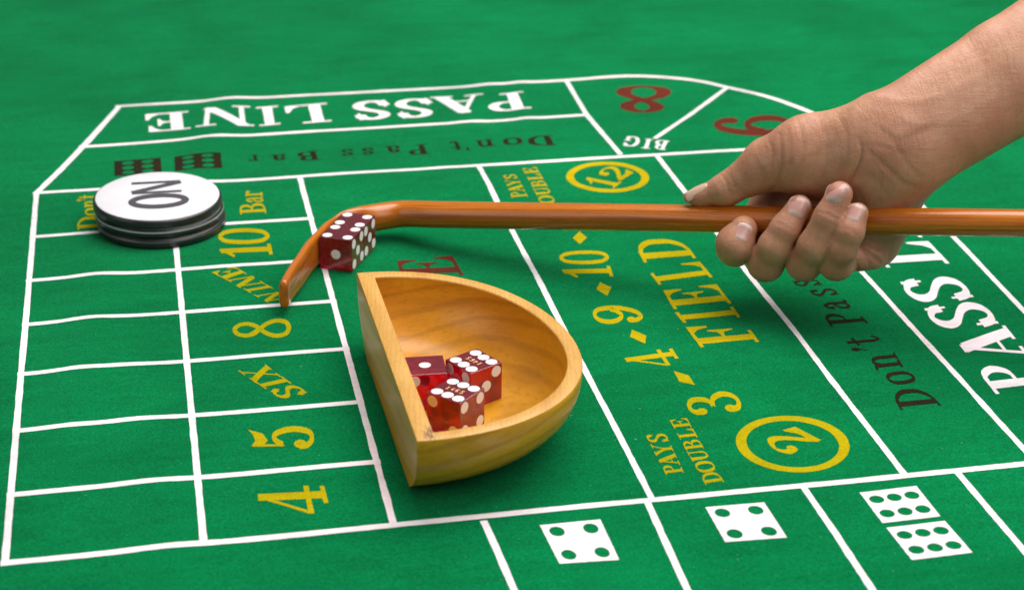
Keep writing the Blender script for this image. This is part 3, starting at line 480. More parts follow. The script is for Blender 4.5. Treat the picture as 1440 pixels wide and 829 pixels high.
def catmull(pts, n=9):
    p = [np.array(a, float) for a in pts]
    closed = np.allclose(p[0], p[-1])
    ext = ([p[-2]] + p + [p[1]]) if closed else ([2 * p[0] - p[1]] + p + [2 * p[-1] - p[-2]])
    out = []
    for i in range(1, len(ext) - 2):
        a, b, c, d = ext[i - 1:i + 3]
        for k in range(n):
            t = k / n
            out.append(0.5 * (2 * b + (c - a) * t + (2 * a - 5 * b + 4 * c - d) * t * t + (3 * b - a - 3 * c + d) * t ** 3))
    out.append(p[-1])
    return np.array(out)

class Sheet:
    """Collects flat printed shapes in table coordinates (mm) and lays them on the cloth."""
    def __init__(self): self.v = []; self.f = []; self.layer = 0
    def poly(self, rows):
        """rows: (n, m, 2) lattice of points."""
        rows = np.asarray(rows, float)
        n, m_, _ = rows.shape
        base = len(self.v)
        z = 0.11 + 0.012 * (self.layer % 9); self.layer += 1
        for a in rows.reshape(-1, 2): self.v.append((a[0], a[1], z))
        for i in range(n - 1):
            for j in range(m_ - 1):
                self.f.append((base + i * m_ + j, base + i * m_ + j + 1, base + (i + 1) * m_ + j + 1, base + (i + 1) * m_ + j))
    def fan(self, pts, centre=None):
        pts = np.asarray(pts, float)
        c = pts.mean(0) if centre is None else np.asarray(centre, float)
        ring = np.concatenate([pts, pts[:1]])
        self.poly(np.stack([ring, c + (ring - c) * 0.5, np.repeat(c[None], len(ring), 0) + (ring - c) * 1e-3], 1))
    def build(self, name, mat, label=None):
        v = np.array(self.v)
        rng = np.random.default_rng(len(v))
        v[:, :2] += rng.normal(0, 0.05, (len(v), 2))          # the dye bleeds a little into the nap
        x, y = v[:, 0] / 1e3, v[:, 1] / 1e3
        z = felt_height(x, y) + v[:, 2] / 1e3
        me = mesh_from(name, np.stack([x, y, z], -1), self.f)
        bm = bmesh.new(); bm.from_mesh(me)
        for f_ in bm.faces:
            f_.normal_update()
            if f_.normal.z < 0: f_.normal_flip()
        bm.to_mesh(me); bm.free()
        o = link(name, me, mat, felt)
        if label: o['label'] = label
        return o

def quad_map(q):
    q = np.array(q, float)
    def f(uv):
        uv = np.asarray(uv, float); u, w = uv[..., :1], uv[..., 1:]
        return q[0] * (1 - u) * (1 - w) + q[1] * u * (1 - w) + q[2] * u * w + q[3] * (1 - u) * w
    return f

def stroke(sh, f, pts, hx, hy, curve):
    p = catmull(pts) if curve else np.array(pts, float)
    if not curve:
        out = []
        for a, b in zip(p[:-1], p[1:]):
            n = max(2, int(np.linalg.norm(f(b) - f(a)) / 4) + 1)
            out += [a + (b - a) * t / n for t in range(n)]
        p = np.array(out + [p[-1]])
    d = np.gradient(p, axis=0); d /= np.linalg.norm(d, axis=1)[:, None] + 1e-9
    nrm = np.stack([-d[:, 1], d[:, 0]], -1)
    den = np.sqrt((hx * nrm[:, 0]) ** 2 + (hy * nrm[:, 1]) ** 2)[:, None]
    off = np.stack([hx ** 2 * nrm[:, 0], hy ** 2 * nrm[:, 1]], -1) / den
    sh.poly(f(np.stack([p + off, p, p - off], 1)))

def ell(cx, cy, rx, ry, n=20):
    a = np.arange(n) * 2 * np.pi / n
    return np.stack([cx + rx * np.cos(a), cy + ry * np.sin(a)], -1)

def pip_sheet(sh, f, pips, r, square):
    """A square with round gaps: lattice cells are clipped round the pips by a fine grid."""
    N = 60
    u = np.linspace(0, 1, N + 1)
    U, V_ = np.meshgrid(u, u)
    P = np.stack([U, V_], -1)
    for (cx, cy) in pips:                          # snap lattice points near a rim onto it, drop cells inside
        d = P - np.array([cx, cy]); rr = np.linalg.norm(d / r, axis=-1)
        near = (np.abs(rr - 1) < 0.13 * 0.16 / min(r))
        P = np.where(near[..., None], np.array([cx, cy]) + d / np.maximum(rr, 1e-6)[..., None], P)
    base = len(sh.v)
    for a in f(P).reshape(-1, 2): sh.v.append((a[0], a[1], 0.14))
    for i in range(N):
        for j in range(N):
            c = (P[i, j] + P[i + 1, j + 1] + P[i, j + 1] + P[i + 1, j]) / 4
            if all(np.linalg.norm((c - np.array(pp)) / r) > 1.0 for pp in pips):
                k0 = base + i * (N + 1) + j
                sh.f.append((k0, k0 + 1, k0 + N + 2, k0 + N + 1))

for name, colour, label, glyphs in PRINTS:
    sh = Sheet()
    for g, q in glyphs:
        if g == 'QUAD':
            f = quad_map(q); u = np.linspace(0, 1, 5)
            sh.poly(f(np.stack(np.meshgrid(u, u), -1)))
        elif g == 'RING':
            ring = np.array(q + q[:1], float)
            sh.poly(np.stack([ring[:, 0], ring.mean(1), ring[:, 1]], 1))
        elif g in ('dieW4', 'dieW6', 'die6'):
            f = quad_map(q)
            if g == 'dieW4': pp = [(.22, .2), (.78, .2), (.22, .8), (.78, .8)]
            elif g == 'dieW6': pp = [(x, y) for x in (.19, .5, .81) for y in (.27, .73)]
            else: pp = [(x, y) for x in (.29, .71) for y in (.18, .5, .82)]
            pip_sheet(sh, f, pp, np.array((.125, .125) if g != 'die6' else (.13, .12)), 1)
        else:
            f = quad_map(q)
            for s in GLYPH[g]:
                if s[0] in 'LC': stroke(sh, f, s[1], s[2], s[3], s[0] == 'C')
                elif s[0] == 'B': sh.fan(f(ell(*s[1:])), f(np.array(s[1:3])))
                else: sh.fan(f(np.array(s[1])))
    sh.build(name, M[colour], label)

for w, pts in LINES:
    sh = Sheet()
    p = np.array(pts, float)
    if len(p) > 4: p = catmull(p, 10)
    out = []
    for a, b in zip(p[:-1], p[1:]):
        n = max(1, int(np.linalg.norm(b - a) / 4))
        out += [a + (b - a) * t / n for t in range(n)]
    p = np.array(out + [p[-1]])
    d = np.gradient(p, axis=0); d /= np.linalg.norm(d, axis=1)[:, None]
    nrm = np.stack([-d[:, 1], d[:, 0]], -1)
    p[0] -= d[0] * w * 0.45; p[-1] += d[-1] * w * 0.45
    rng = np.random.default_rng(int(abs(p[0, 0]) * 10) + len(p))
    nz = rng.normal(0, 0.11, len(p)); nz = np.convolve(nz, [.25, .5, .25], 'same')
    hw = (w / 2 + nz)[:, None]
    sh.layer = len(bpy.data.objects)
    sh.poly(np.stack([p + nrm * hw, p, p - nrm * hw], 1))
    sh.build('printed_line', M['white'])
# ------------------------------------------------------------------ stack of ON / OFF buttons
def lathe(profile, seg=96):
    v, f = [], []
    for r, z in profile:
        for k in range(seg):
            a = 2 * math.pi * k / seg; v.append((r * math.cos(a), r * math.sin(a), z))
    n = len(profile)
    for i in range(n - 1):
        for k in range(seg):
            f.append((i * seg + k, i * seg + (k + 1) % seg, (i + 1) * seg + (k + 1) % seg, (i + 1) * seg + k))
    f.append(tuple(range(seg))[::-1]); f.append(tuple((n - 1) * seg + k for k in range(seg)))
    return v, f

def puck(R, th, label, loc, tilt, face_mat, glint, letters, body_mat=None):
    b = 0.0012
    prof = [(R - b * 1.5, 0), (R - b * .6, b * .15), (R - b * .1, b * .6), (R, b * 1.3), (R, th - b * 1.5), (R - b * .15, th - b * .7), (R - b * .7, th - b * .2), (R - b * 1.5, th)]
    v, f = lathe(prof)
    me = mesh_from('button_body', v, f); sharp_by_angle(me, 60)
    root = bpy.data.objects.new('marker_button', None); COL.objects.link(root)
    root.location = loc; root.rotation_euler = tilt
    tag(root, label, 'marker button', 'buttons stacked on the felt')
    link('button_body', me, body_mat or M['black'], root)
    rf = R - b * 1.2
    v, f = lathe([(rf, th - 0.0004), (rf, th + 0.00012), (rf - 0.0006, th + 0.00035), (rf * .5, th + 0.0004)])
    link('button_face', mesh_from('button_face', v, f), face_mat, root)
    if glint:  # paler ring paints the bevel's reflection onto the edge
        v, f = lathe([(R - b * .9, th - b * .45), (R + 0.00005, th - b * 1.05), (R + 0.00005, th - b * 1.75), (R - b * .5, th - b * 2.1)])
        link('edge_glint', mesh_from('edge_glint', v, f), glint, root)
    if letters:
        z = th + 0.00052
        f_ = lambda p: p
        for sx, strokes in letters:
            me_v, me_f = [], []
            for lay, s in enumerate(strokes):
                p = catmull(s[0], 12) if s[1] == 'C' else np.array(s[0], float)
                d = np.gradient(p, axis=0); d /= np.linalg.norm(d, axis=1)[:, None]
                nrm = np.stack([-d[:, 1], d[:, 0]], -1)
                den = np.sqrt((s[2] * nrm[:, 0]) ** 2 + (s[3] * nrm[:, 1]) ** 2)[:, None]
                off = np.stack([s[2] ** 2 * nrm[:, 0], s[3] ** 2 * nrm[:, 1]], -1) / den
                base = len(me_v)
                for a, c in zip(p + off, p - off):
                    me_v += [(a[0] / 1e3, a[1] / 1e3, z + lay * 2e-5), (c[0] / 1e3, c[1] / 1e3, z + lay * 2e-5)]
                for i in range(len(p) - 1): me_f.append((base + 2 * i, base + 2 * i + 1, base + 2 * i + 3, base + 2 * i + 2))
            o = link('printed_letter', mesh_from('printed_letter', me_v, me_f), M['ink'], root)
    return root
tl = (0.032, 0.010, 0)
# letters lie along the table's y axis: baseline towards +x, reading away from the viewer
o_pts = [(15.2 * math.cos(a) + 0.5, 8.0 * math.sin(a) - 8.8) for a in np.linspace(0.5, 0.5 + 2 * math.pi, 17)]
o_pts[-1] = o_pts[0]
LET = [(0, [(o_pts, 'C', 2.1, 3.0)]),
       (0, [([(-14.5, 4.2), (14, 4.2)], 'L', 1, 1.6), ([(-14.5, 5.0), (14, 18.2)], 'L', 2.0, 2.5), ([(-14.5, 19.0), (14, 19.0)], 'L', 1, 1.6)])]
pc = (-0.0880, -0.0632)
puck(0.0372, 0.0055, 'black button at the bottom of the stack, nudged to the right', (pc[0] + 0.0014, pc[1] - 0.0012, 0.0003), (0.012, 0.006, 0), M['black'], M['dark_glint'], None)
puck(0.0370, 0.0053, 'dark button with a grey face and a painted edge glint, squeezed in the middle of the stack', (pc[0] + 0.0006, pc[1] - 0.0004, 0.0063), (0.018, 0.008, 0.3), M['grey'], M['grey'], None, M['black'])
puck(0.0370, 0.0053, 'white faced black rimmed ON button on top of the stack', (pc[0], pc[1], 0.0124), tl, M['puckwhite'], None, LET)

# ------------------------------------------------------------------ half-round wooden bowl
bowl = bpy.data.objects.new('dice_bowl', None); COL.objects.link(bowl)
bowl.location = (0.0092, -0.3252, 0.0002); bowl.rotation_euler = (0, 0, math.radians(1.1))
tag(bowl, 'half-round varnished wooden bowl with a straight wall, holding three red dice', 'bowl')
BR, BH, WALL = 0.0886, 0.0370, 0.0082
NA, NF = 72, 40
# hand-turned, so not quite round: relative radius by angle from the near corner
BOWL_A = np.linspace(0, math.pi, 25)
_f = np.interp(BOWL_A, [0, .196, .393, .543, .737, .902, 1.088, 1.179, 1.441, 1.706, 2.018, 2.357, 2.56, 2.815, 3.1416], [1, 1.014, 1.044, 1.066, 1.078, 1.077, 1.066, 1.052, 1.005, .975, .966, .985, 1.005, 1.008, 1])
for _ in range(3): _f = np.concatenate([_f[:1], (_f[:-2] + 2 * _f[1:-1] + _f[2:]) / 4, _f[-1:]])
BOWL_F = 1 + (_f - 1) * 0.92
def dring(R, v0, z):
    """D outline: arc of radius R about the origin cut at x = v0, then the straight side."""
    a0 = math.asin(min(0.999, v0 / R))
    pts = []
    for a in np.linspace(a0, math.pi - a0, NA):
        r = R * float(np.interp(a, BOWL_A, BOWL_F)); pts.append((max(v0, r * math.sin(a)), r * -math.cos(a), z))
    y1 = math.sqrt(max(1e-9, R * R - v0 * v0))
    pts += [(v0, y, z) for y in np.linspace(y1, -y1, NF + 2)[1:-1]]
    return pts
def loft(rings, close_last):
    v, f = [], []
    n = NA + NF
    for r in rings: v += r
    for i in range(len(rings) - 1):
        for k in range(n):
            f.append((i * n + k, i * n + (k + 1) % n, (i + 1) * n + (k + 1) % n, (i + 1) * n + k))
    return v, f, n
outer = []
for t in np.linspace(0, 1, 18):
    z = BH * t
    outer.append(dring(BR - 0.026 * (1 - t) ** 2.6, 0.0 + 0.0006 * (1 - t) ** 3, z))
bv = 0.0007
outer[-1] = dring(BR, 0, BH - bv)
outer.append(dring(BR - bv * .3, bv * .3, BH - bv * .3))
v, f, n = loft(outer, False)
c = len(v); v.append((0.03, 0, 0))
for k in range(n): f.append((k, c, (k + 1) % n))
me = mesh_from('bowl_shell', v, f); sharp_by_angle(me, 40)
link('bowl_shell', me, M['bowl'], bowl)
RI = BR - 0.0069
rim = [dring(BR - bv * .3, bv * .3, BH - bv * .3), dring(BR - bv, bv, BH), dring(RI + bv, WALL - bv, BH), dring(RI + bv * .3, WALL - bv * .3, BH - bv * .3), dring(RI, WALL, BH - bv)]
v, f, n = loft(rim, False)
me = mesh_from('rim', v, f); sharp_by_angle(me, 50)
link('rim', me, M['rim'], bowl)
inner = [dring(RI, WALL, BH - bv)]
for a in np.linspace(0.04, 1, 22):
    ang = a * math.pi / 2
    rr = RI - 0.003 * a - 0.0275 * (1 - math.cos(ang)) ** 1.0
    zz = BH - (BH - 0.0062) * math.sin(ang) ** 0.92
    inner.append(dring(rr, WALL + 0.0010 * a ** 4, zz))
v, f, n = loft(inner, False)
last = (len(inner) - 1) * n
prev = [v[last + k] for k in range(n)]
cc = np.array([0.030, 0, 0.0062])
for s in (0.7, 0.35):
    b0 = len(v)
    for p in prev:
        p = np.array(p); q = cc + (p - cc) * s; v.append(tuple(q))
    for k in range(n): f.append((last + k, last + (k + 1) % n, b0 + (k + 1) % n, b0 + k))
    last = b0
ci = len(v); v.append(tuple(cc))
for k in range(n): f.append((last + k, last + (k + 1) % n, ci))
me = mesh_from('bowl_hollow', v, f); sharp_by_angle(me, 55)
link('bowl_hollow', me, M['bowl'], bowl)

# ------------------------------------------------------------------ dice
DS = 0.019
PIPS = {1: [(0, 0)], 2: [(-1, 1), (1, -1)], 3: [(-1, 1), (0, 0), (1, -1)], 4: [(-1, -1), (-1, 1), (1, -1), (1, 1)],
        5: [(-1, -1), (-1, 1), (1, -1), (1, 1), (0, 0)], 6: [(-1, -1), (-1, 0), (-1, 1), (1, -1), (1, 0), (1, 1)]}
FACES = {'top': ((1, 0, 0), (0, 1, 0), (0, 0, 1)), 'bottom': ((1, 0, 0), (0, -1, 0), (0, 0, -1)),
         'front': ((1, 0, 0), (0, 0, 1), (0, -1, 0)), 'back': ((-1, 0, 0), (0, 0, 1), (0, 1, 0)),
         'right': ((0, 1, 0), (0, 0, 1), (1, 0, 0)), 'left': ((0, -1, 0), (0, 0, 1), (-1, 0, 0))}
bm = bmesh.new(); bmesh.ops.create_cube(bm, size=DS)
bmesh.ops.bevel(bm, geom=list(bm.edges), offset=0.00028, segments=2, affect='EDGES', profile=0.5)
for vv in bm.verts: vv.co.z += DS / 2
DIE_ME = bpy.data.meshes.new('die_body'); bm.to_mesh(DIE_ME); bm.free(); DIE_ME.materials.append(M['die'])
PR_, PG = 0.00278, 0.00595
v, f = lathe([(PR_, -0.00012), (PR_, 0.00005), (PR_ * .96, 0.00007), (PR_ * .5, 0.00008)], 28)
PIP_ME = mesh_from('pip', v, f); PIP_ME.materials.append(M['pip'])
PIP_ME.polygons.foreach_set('use_smooth', [False] * len(PIP_ME.polygons))
SEG = {'1': [[(.2, .78), (.55, 1), (.55, 0)], [(.2, 0), (.9, 0)]], '4': [[(.72, 0), (.72, 1), (.05, .3), (1, .3)]],
       '6': [[(.85, .9), (.5, 1), (.15, .7), (.12, .25), (.5, 0), (.88, .25), (.5, .55), (.14, .3)]],
       '5': [[(.88, 1), (.2, 1), (.16, .55), (.6, .62), (.9, .3), (.55, 0), (.12, .1)]]}
def digits_mesh():
    vv, ff = [], []
    for i, ch in enumerate('1465'):
        for st in SEG[ch]:
            p = np.array(st, float) * (0.00155, 0.0027) + (-0.0049 + i * 0.00262, -0.00135)
            d = np.gradient(p, axis=0); d /= np.linalg.norm(d, axis=1)[:, None]
            nr = np.stack([-d[:, 1], d[:, 0]], -1) * 0.00026
            b0 = len(vv)
            for a, c in zip(p + nr, p - nr): vv += [(a[0], a[1], 0.00003 + i * 1e-6), (c[0], c[1], 0.00003 + i * 1e-6)]
            for q in range(len(p) - 1): ff.append((b0 + 2 * q, b0 + 2 * q + 1, b0 + 2 * q + 3, b0 + 2 * q + 2))
    return mesh_from('serial_number', vv, ff)
NUM_ME = digits_mesh(); NUM_ME.materials.append(M['gold'])

def die(corner, ang, z, vals, label, group, number=None):
    """corner: plan position of the die's nearest bottom corner; ang: turn about z."""
    root = bpy.data.objects.new('die', None); COL.objects.link(root)
    ca, sa = math.cos(ang), math.sin(ang)
    root.location = (corner[0] + DS / 2 * (ca - sa), corner[1] + DS / 2 * (sa + ca), z)
    root.rotation_euler = (0, 0, ang)
    tag(root, label, 'die', group)
    link('die_body', DIE_ME, None, root, False)
    for face, (ux, uy, un) in FACES.items():
        ux, uy, un = Vector(ux), Vector(uy), Vector(un)
        R = Matrix((ux, uy, un)).transposed().to_4x4()
        for a, b in PIPS[vals[face]]:
            if face == 'front' and vals[face] == 3: a = -a
            p = link('pip', PIP_ME, None, root, False)
            p.matrix_local = Matrix.Translation(Vector((0, 0, DS / 2)) + un * DS / 2 + ux * a * PG + uy * b * PG) @ R
    if number is not None:
        nobj = link('serial_number', NUM_ME, None, root, False)
        nobj.matrix_local = Matrix.Translation((0, 0, DS + 0.00004)) @ Matrix.Rotation(number, 4, 'Z')
    return root
a0 = -0.4798; dx, dy = 0.0007, -0.0004
j = (-math.sin(a0), math.cos(a0))
V1 = {'top': 4, 'front': 1, 'right': 5, 'left': 2, 'back': 6, 'bottom': 3}
die((-0.0030 + dx, -0.1435 + dy), a0, 0.00005, V1, 'red die in the hook of the stick, one pip facing the front', 'red dice on the table')
e = DS + 0.00012
die((-0.0030 + dx + e * j[0], -0.1435 + dy + e * j[1]), a0, 0.00005, V1, 'red die in the bend of the stick, behind the one showing a single pip', 'red dice on the table')
ZB = 0.00652
die((0.0381, -0.3626), 0.7585, ZB, {'top': 6, 'front': 4, 'right': 5, 'left': 2, 'back': 3, 'bottom': 1}, 'front die in the bowl, six pips and upright 1465 on top', 'red dice on the table', -math.pi / 2)
die((0.0480, -0.3345), 0.4927, ZB, {'top': 6, 'front': 3, 'right': 2, 'left': 5, 'back': 4, 'bottom': 1}, 'back right die in the bowl, 1465 upside down on top', 'red dice on the table', math.pi / 2)
die((0.0187, -0.3309), -0.0479, ZB, {'top': 1, 'front': 2, 'right': 3, 'left': 4, 'back': 5, 'bottom': 6}, 'red die against the straight wall of the bowl, one pip on top', 'red dice on the table')

# ------------------------------------------------------------------ stick
S = np.array(STICK, float)
def spline(P, n=10):
    t = np.concatenate([[0], np.cumsum(np.sqrt(np.linalg.norm(np.diff(P[:, :3], axis=0), axis=1)))])
    ext = np.vstack([2 * P[0] - P[1], P, 2 * P[-1] - P[-2]])
    tt = np.concatenate([[t[0] - (t[1] - t[0])], t, [t[-1] + (t[-1] - t[-2])]])
    out = []
    for i in range(1, len(ext) - 2):
        t0, t1, t2, t3 = tt[i - 1:i + 3]
        for k in range(n):
            x = t1 + (t2 - t1) * k / n
            A1 = (t1 - x) / (t1 - t0) * ext[i - 1] + (x - t0) / (t1 - t0) * ext[i]
            A2 = (t2 - x) / (t2 - t1) * ext[i] + (x - t1) / (t2 - t1) * ext[i + 1]
            A3 = (t3 - x) / (t3 - t2) * ext[i + 1] + (x - t2) / (t3 - t2) * ext[i + 2]
            B1 = (t2 - x) / (t2 - t0) * A1 + (x - t0) / (t2 - t0) * A2
            B2 = (t3 - x) / (t3 - t1) * A2 + (x - t1) / (t3 - t1) * A3
            out.append((t2 - x) / (t2 - t1) * B1 + (x - t1) / (t2 - t1) * B2)
    out.append(P[-1])
    return np.array(out)
Q = spline(S)
NS = 40
verts, faces = [], []
P3 = Q[:, :3] / 1e3
tan = np.gradient(P3, axis=0); tan /= np.linalg.norm(tan, axis=1)[:, None]
def section(p, t, hh, hw, e, shrink=1.0):
    side = np.cross(t, (0, 0, 1)); side /= np.linalg.norm(side); up = np.cross(side, t)
    out = []
    for k in range(NS):
        a = 2 * math.pi * k / NS; ca, sa = math.cos(a), math.sin(a)
        out.append(p + side * hw * shrink / 1e3 * math.copysign(abs(ca) ** (2 / e), ca) + up * hh * shrink / 1e3 * math.copysign(abs(sa) ** (2 / e), sa))
    return out
rings = []
rings.append(section(P3[0] - tan[0] * 0.0014, tan[0], Q[0, 3], Q[0, 4], Q[0, 5], 0.55))
rings.append(section(P3[0] - tan[0] * 0.0010, tan[0], Q[0, 3], Q[0, 4], Q[0, 5], 0.86))
for i in range(len(P3)): rings.append(section(P3[i], tan[i], Q[i, 3], Q[i, 4], Q[i, 5]))
for r in rings: verts += r
for i in range(len(rings) - 1):
    for k in range(NS): faces.append((i * NS + k, i * NS + (k + 1) % NS, (i + 1) * NS + (k + 1) % NS, (i + 1) * NS + k))
faces.append(tuple(range(NS))[::-1]); faces.append(tuple((len(rings) - 1) * NS + k for k in range(NS)))
me = mesh_from('dealer_stick', verts, faces)
# grain runs along the stick: store stick coordinates for the material
at = me.attributes.new('grain', 'FLOAT_VECTOR', 'POINT')
arc = np.concatenate([[0, 0.0004], 0.0014 + np.concatenate([[0], np.cumsum(np.linalg.norm(np.diff(P3, axis=0), axis=1))])])
g = []
for i in range(len(rings)):
    for k in range(NS):
        a = 2 * math.pi * k / NS; g += [0.008 * math.cos(a), 0.008 * math.sin(a), float(arc[i])]
at.data.foreach_set('vector', g)
stick = link('dealer_stick', me, M['stick'])
tag(stick, 'long polished brown wooden stick with a flat hooked end curled round two dice', 'stick')
t_ = M['stick'].node_tree
an = t_.nodes.new('ShaderNodeAttribute'); an.attribute_name = 'grain'
for nd in t_.nodes:
    if nd.type == 'MAPPING':
        for l_ in list(nd.inputs['Vector'].links):
            if l_.from_node.type == 'TEX_COORD':
                t_.links.new(an.outputs['Vector'], nd.inputs['Vector'])
# ------------------------------------------------------------------ hand and forearm
# One continuous skin grown from a smooth union of tapered bones; local frame:
# x to the right, y down, z away, unit HAND_UNIT metres.
VX = 2.0
lo = np.array([-215.0, -420.0, -170.0]); hi = np.array([600.0, 170.0, 190.0])
ax = [np.arange(lo[i], hi[i], VX, dtype=np.float32) for i in range(3)]
dims = tuple(len(a) for a in ax)

def cone_field(X, Y, Z, a, ra, b, rb, flat):
    a = np.array(a, np.float32); b = np.array(b, np.float32)
    s = np.array([1, 1, 1 / flat], np.float32)
    a_, b_ = a * s, b * s
    d = b_ - a_; L2 = float(d @ d)
    px, py, pz = X - a_[0], Y - a_[1], Z * s[2] - a_[2]
    t = np.clip((px * d[0] + py * d[1] + pz * d[2]) / L2, 0, 1)
    r = ra + (rb - ra) * t
    return np.sqrt((px - t * d[0]) ** 2 + (py - t * d[1]) ** 2 + (pz - t * d[2]) ** 2) - r

def smin(a, b, k):
    h = np.clip(0.5 + 0.5 * (b - a) / k, 0, 1)
    return b + (a - b) * h - k * h * (1 - h)

def slab(p, marg):
    a, ra, b, rb, flat, k = p
    out = []
    for i in range(3):
        r = max(ra, rb)
        l = min(a[i], b[i]) - r - marg; h = max(a[i], b[i]) + r + marg
        i0 = max(0, int((l - lo[i]) / VX)); i1 = min(dims[i], int((h - lo[i]) / VX) + 2)
        out.append(slice(i0, max(i0, i1)))
    return tuple(out)

def grow(field, parts):
    for p in parts:
        k = p[5]
        sl = slab(p, k + 12)
        X = ax[0][sl[0]][:, None, None]; Y = ax[1][sl[1]][None, :, None]; Z = ax[2][sl[2]][None, None, :]
        field[sl] = smin(field[sl], cone_field(X, Y, Z, p[0], p[1], p[2], p[3], p[4]), k)
    return field

crease2d = np.zeros(dims[:2], np.float32)
def carve(field, creases, zmax):
    XX, YY = np.meshgrid(ax[0], ax[1], indexing='ij')
    tot = np.zeros(dims[:2], np.float32)
    for pts, depth, w in creases:
        p = catmull(pts, 6) if len(pts) > 2 else np.array(pts)
        best = np.full(dims[:2], 1e6, np.float32)
        x0, x1 = p[:, 0].min() - 5 * w, p[:, 0].max() + 5 * w; y0, y1 = p[:, 1].min() - 5 * w, p[:, 1].max() + 5 * w
        i0, i1 = np.searchsorted(ax[0], (x0, x1)); j0, j1 = np.searchsorted(ax[1], (y0, y1))
        sx, sy = XX[i0:i1, j0:j1], YY[i0:i1, j0:j1]
        bb = best[i0:i1, j0:j1]
        n = len(p); fade = np.zeros_like(bb)
        for q in range(n - 1):
            d = p[q + 1] - p[q]; L2 = d @ d + 1e-9
            t = np.clip(((sx - p[q, 0]) * d[0] + (sy - p[q, 1]) * d[1]) / L2, 0, 1)
            dist = np.hypot(sx - p[q, 0] - t * d[0], sy - p[q, 1] - t * d[1])
            u = (q + t) / (n - 1)
            fade = np.where(dist < bb, np.sin(np.pi * np.clip(u, 0.04, 0.96)) ** 0.5, fade)
            bb = np.minimum(bb, dist)
        tot[i0:i1, j0:j1] += depth * fade * np.exp(-(bb / w) ** 2)
        crease2d[i0:i1, j0:j1] = np.maximum(crease2d[i0:i1, j0:j1], max(0, min(1, depth / 2.5)) * fade * np.exp(-(bb / (w * .8)) ** 2))
    mask = (ax[2] < zmax).astype(np.float32)
    field += tot[:, :, None] * mask[None, None, :]

BIG = 60.0
body = grow(np.full(dims, BIG, np.float32), HAND_BODY)
carve(body, HAND_CREASES, 60)
fing_all = np.full(dims, BIG, np.float32)
for fg in HAND_FINGERS:
    one = grow(np.full(dims, BIG, np.float32), fg)
    fing_all = smin(fing_all, one, 1.6)
del one
carve(fing_all, FINGER_CREASES, 25)
field = smin(body, fing_all, 4.0)
del body, fing_all

def surface_nets(F):
    inside = F < 0
    nx_, ny_, nz_ = F.shape
    cnt = np.zeros((nx_ - 1, ny_ - 1, nz_ - 1), np.int8)
    for i in (0, 1):
        for j_ in (0, 1):
            for k_ in (0, 1):
                cnt += inside[i:nx_ - 1 + i, j_:ny_ - 1 + j_, k_:nz_ - 1 + k_]
    cell = np.argwhere((cnt > 0) & (cnt < 8))
    acc = np.zeros((len(cell), 3)); num = np.zeros(len(cell))
    corners = [(i, j_, k_) for i in (0, 1) for j_ in (0, 1) for k_ in (0, 1)]
    vals = {c: F[cell[:, 0] + c[0], cell[:, 1] + c[1], cell[:, 2] + c[2]].astype(float) for c in corners}
    for c in corners:
        for axi in range(3):
            if c[axi] == 0:
                d = list(c); d[axi] = 1; d = tuple(d)
                a, b = vals[c], vals[d]
                cross = (a < 0) != (b < 0)
                t = np.where(cross, a / np.where(cross, a - b, 1), 0)
                p = np.array(c, float)[None].repeat(len(cell), 0); p[:, axi] = t
                acc[cross] += p[cross]; num += cross
    vert = cell + acc / num[:, None]
    vid = np.full(cnt.shape, -1, np.int32); vid[cell[:, 0], cell[:, 1], cell[:, 2]] = np.arange(len(cell))
    faces = []
    for axi in range(3):
        sl0 = [slice(None)] * 3; sl1 = [slice(None)] * 3
        sl0[axi] = slice(0, -1); sl1[axi] = slice(1, None)
        a, b = inside[tuple(sl0)], inside[tuple(sl1)]
        e = np.argwhere(a != b)
        o1, o2 = (axi + 1) % 3, (axi + 2) % 3
        ok = (e[:, o1] > 0) & (e[:, o2] > 0) & (e[:, o1] < F.shape[o1] - 1) & (e[:, o2] < F.shape[o2] - 1)
        e = e[ok]; flip = a[e[:, 0], e[:, 1], e[:, 2]]
        def at_(d1, d2):
            q = e.copy(); q[:, o1] -= d1; q[:, o2] -= d2
            return vid[q[:, 0], q[:, 1], q[:, 2]]
        quad = np.stack([at_(1, 1), at_(0, 1), at_(0, 0), at_(1, 0)], -1)
        quad[~flip] = quad[~flip][:, ::-1]
        faces.append(quad)
    return vert * VX + lo, np.concatenate(faces)

field[0], field[-1], field[:, 0], field[:, -1], field[:, :, 0], field[:, :, -1] = (BIG,) * 6
hv, hf = surface_nets(field)
HM = np.stack([np.array(CAM_R), -np.array(CAM_U), np.array(CAM_F)], 1) * HAND_UNIT
def to_world(p): return np.asarray(p) @ HM.T + np.array(HAND_ORIGIN)
me = bpy.data.meshes.new('person')
wv = to_world(hv)
# the frame (right, down, away) is right handed, so faces keep their winding
me.from_pydata(wv.tolist(), [], hf.tolist()); me.update()
flush = np.zeros(len(hv))
for t in FINGER_TIPS: flush = np.maximum(flush, np.exp(-(np.linalg.norm(hv - np.array(t), axis=1) / 20) ** 2))
a1 = me.attributes.new('flush', 'FLOAT', 'POINT'); a1.data.foreach_set('value', flush)
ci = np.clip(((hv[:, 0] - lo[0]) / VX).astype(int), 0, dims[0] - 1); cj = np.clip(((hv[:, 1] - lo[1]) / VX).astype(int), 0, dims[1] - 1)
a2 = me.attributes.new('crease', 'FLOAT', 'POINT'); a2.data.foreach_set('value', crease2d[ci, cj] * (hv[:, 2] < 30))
hand = link('person', me, M['skin'])
sm = hand.modifiers.new('soften', 'SMOOTH'); sm.factor = 0.5; sm.iterations = 3
tag(hand, 'bare hand and forearm of a person gripping the stick, thumb laid along it', 'person')

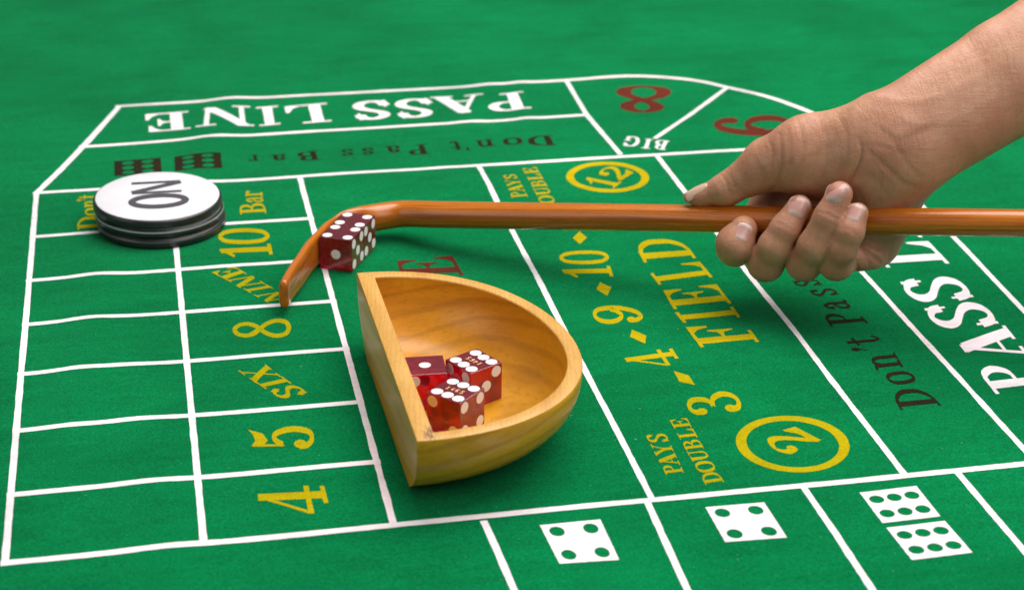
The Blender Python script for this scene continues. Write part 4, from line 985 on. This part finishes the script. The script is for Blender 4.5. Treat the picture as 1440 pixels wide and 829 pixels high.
def sample(P):
    g = (np.asarray(P) - lo) / VX
    i = np.clip(np.floor(g).astype(int), 0, np.array(dims) - 2); t = g - i
    out = 0
    for c in ((0, 0, 0), (0, 0, 1), (0, 1, 0), (0, 1, 1), (1, 0, 0), (1, 0, 1), (1, 1, 0), (1, 1, 1)):
        w = np.prod(np.where(np.array(c), t, 1 - t), axis=-1)
        out = out + w * field[i[..., 0] + c[0], i[..., 1] + c[1], i[..., 2] + c[2]]
    return out
for ni, (cen, dirv, hw, hl, nrm) in enumerate(NAILS):
    n = np.array(nrm, float); n /= np.linalg.norm(n)
    t = np.array(dirv, float); t -= n * (t @ n); t /= np.linalg.norm(t); b = np.cross(n, t)
    U, V_ = np.meshgrid(np.linspace(-1, 1, 15), np.linspace(-1, 1, 19), indexing='ij')
    # rounded outline: square-ish at the free edge, arched at the cuticle
    pu = U * np.sqrt(np.clip(1 - 0.42 * np.clip(-V_, 0, 1) ** 2.2 - 0.30 * np.clip(V_, 0, 1) ** 3, 0, 1)) * hw
    pv = V_ * hl * np.sqrt(1 - 0.30 * U ** 2)
    base = np.array(cen) + pu[..., None] * b + pv[..., None] * t
    dist = np.full(U.shape, 45.0)
    done = np.zeros(U.shape, bool)
    for _ in range(240):
        s_ = sample(base + n * dist[..., None])
        done |= s_ < 0
        dist = np.where(done, dist, dist - 0.4)
    # smooth the surface distance with a quadratic fit, then lift the plate
    A_ = np.stack([np.ones(U.size), pu.ravel(), pv.ravel(), pu.ravel() ** 2, pv.ravel() ** 2, (pu * pv).ravel()], -1)
    ok = done.ravel()
    co = np.linalg.lstsq(A_[ok], dist.ravel()[ok], rcond=None)[0]
    fit = (A_ @ co).reshape(U.shape)
    edge = np.maximum(np.abs(U) ** 4, np.abs(V_) ** 6)
    lift = 1.3 - 1.5 * edge + 0.5 * np.clip(V_, 0, 1)
    pts = base + n * (fit + lift)[..., None]
    vv = to_world(pts.reshape(-1, 3))
    nu, nv = U.shape
    ff = [(i * nv + k_, i * nv + k_ + 1, (i + 1) * nv + k_ + 1, (i + 1) * nv + k_) for i in range(nu - 1) for k_ in range(nv - 1)]
    nm = mesh_from('nail', vv, ff)
    aa = nm.attributes.new('along', 'FLOAT', 'POINT'); aa.data.foreach_set('value', ((V_ + 1) / 2 + 0.06 * U ** 2).ravel())
    o = link('thumbnail' if ni == 4 else 'fingernail', nm, M['nail_pale'] if ni == 4 else M['nail'], hand)
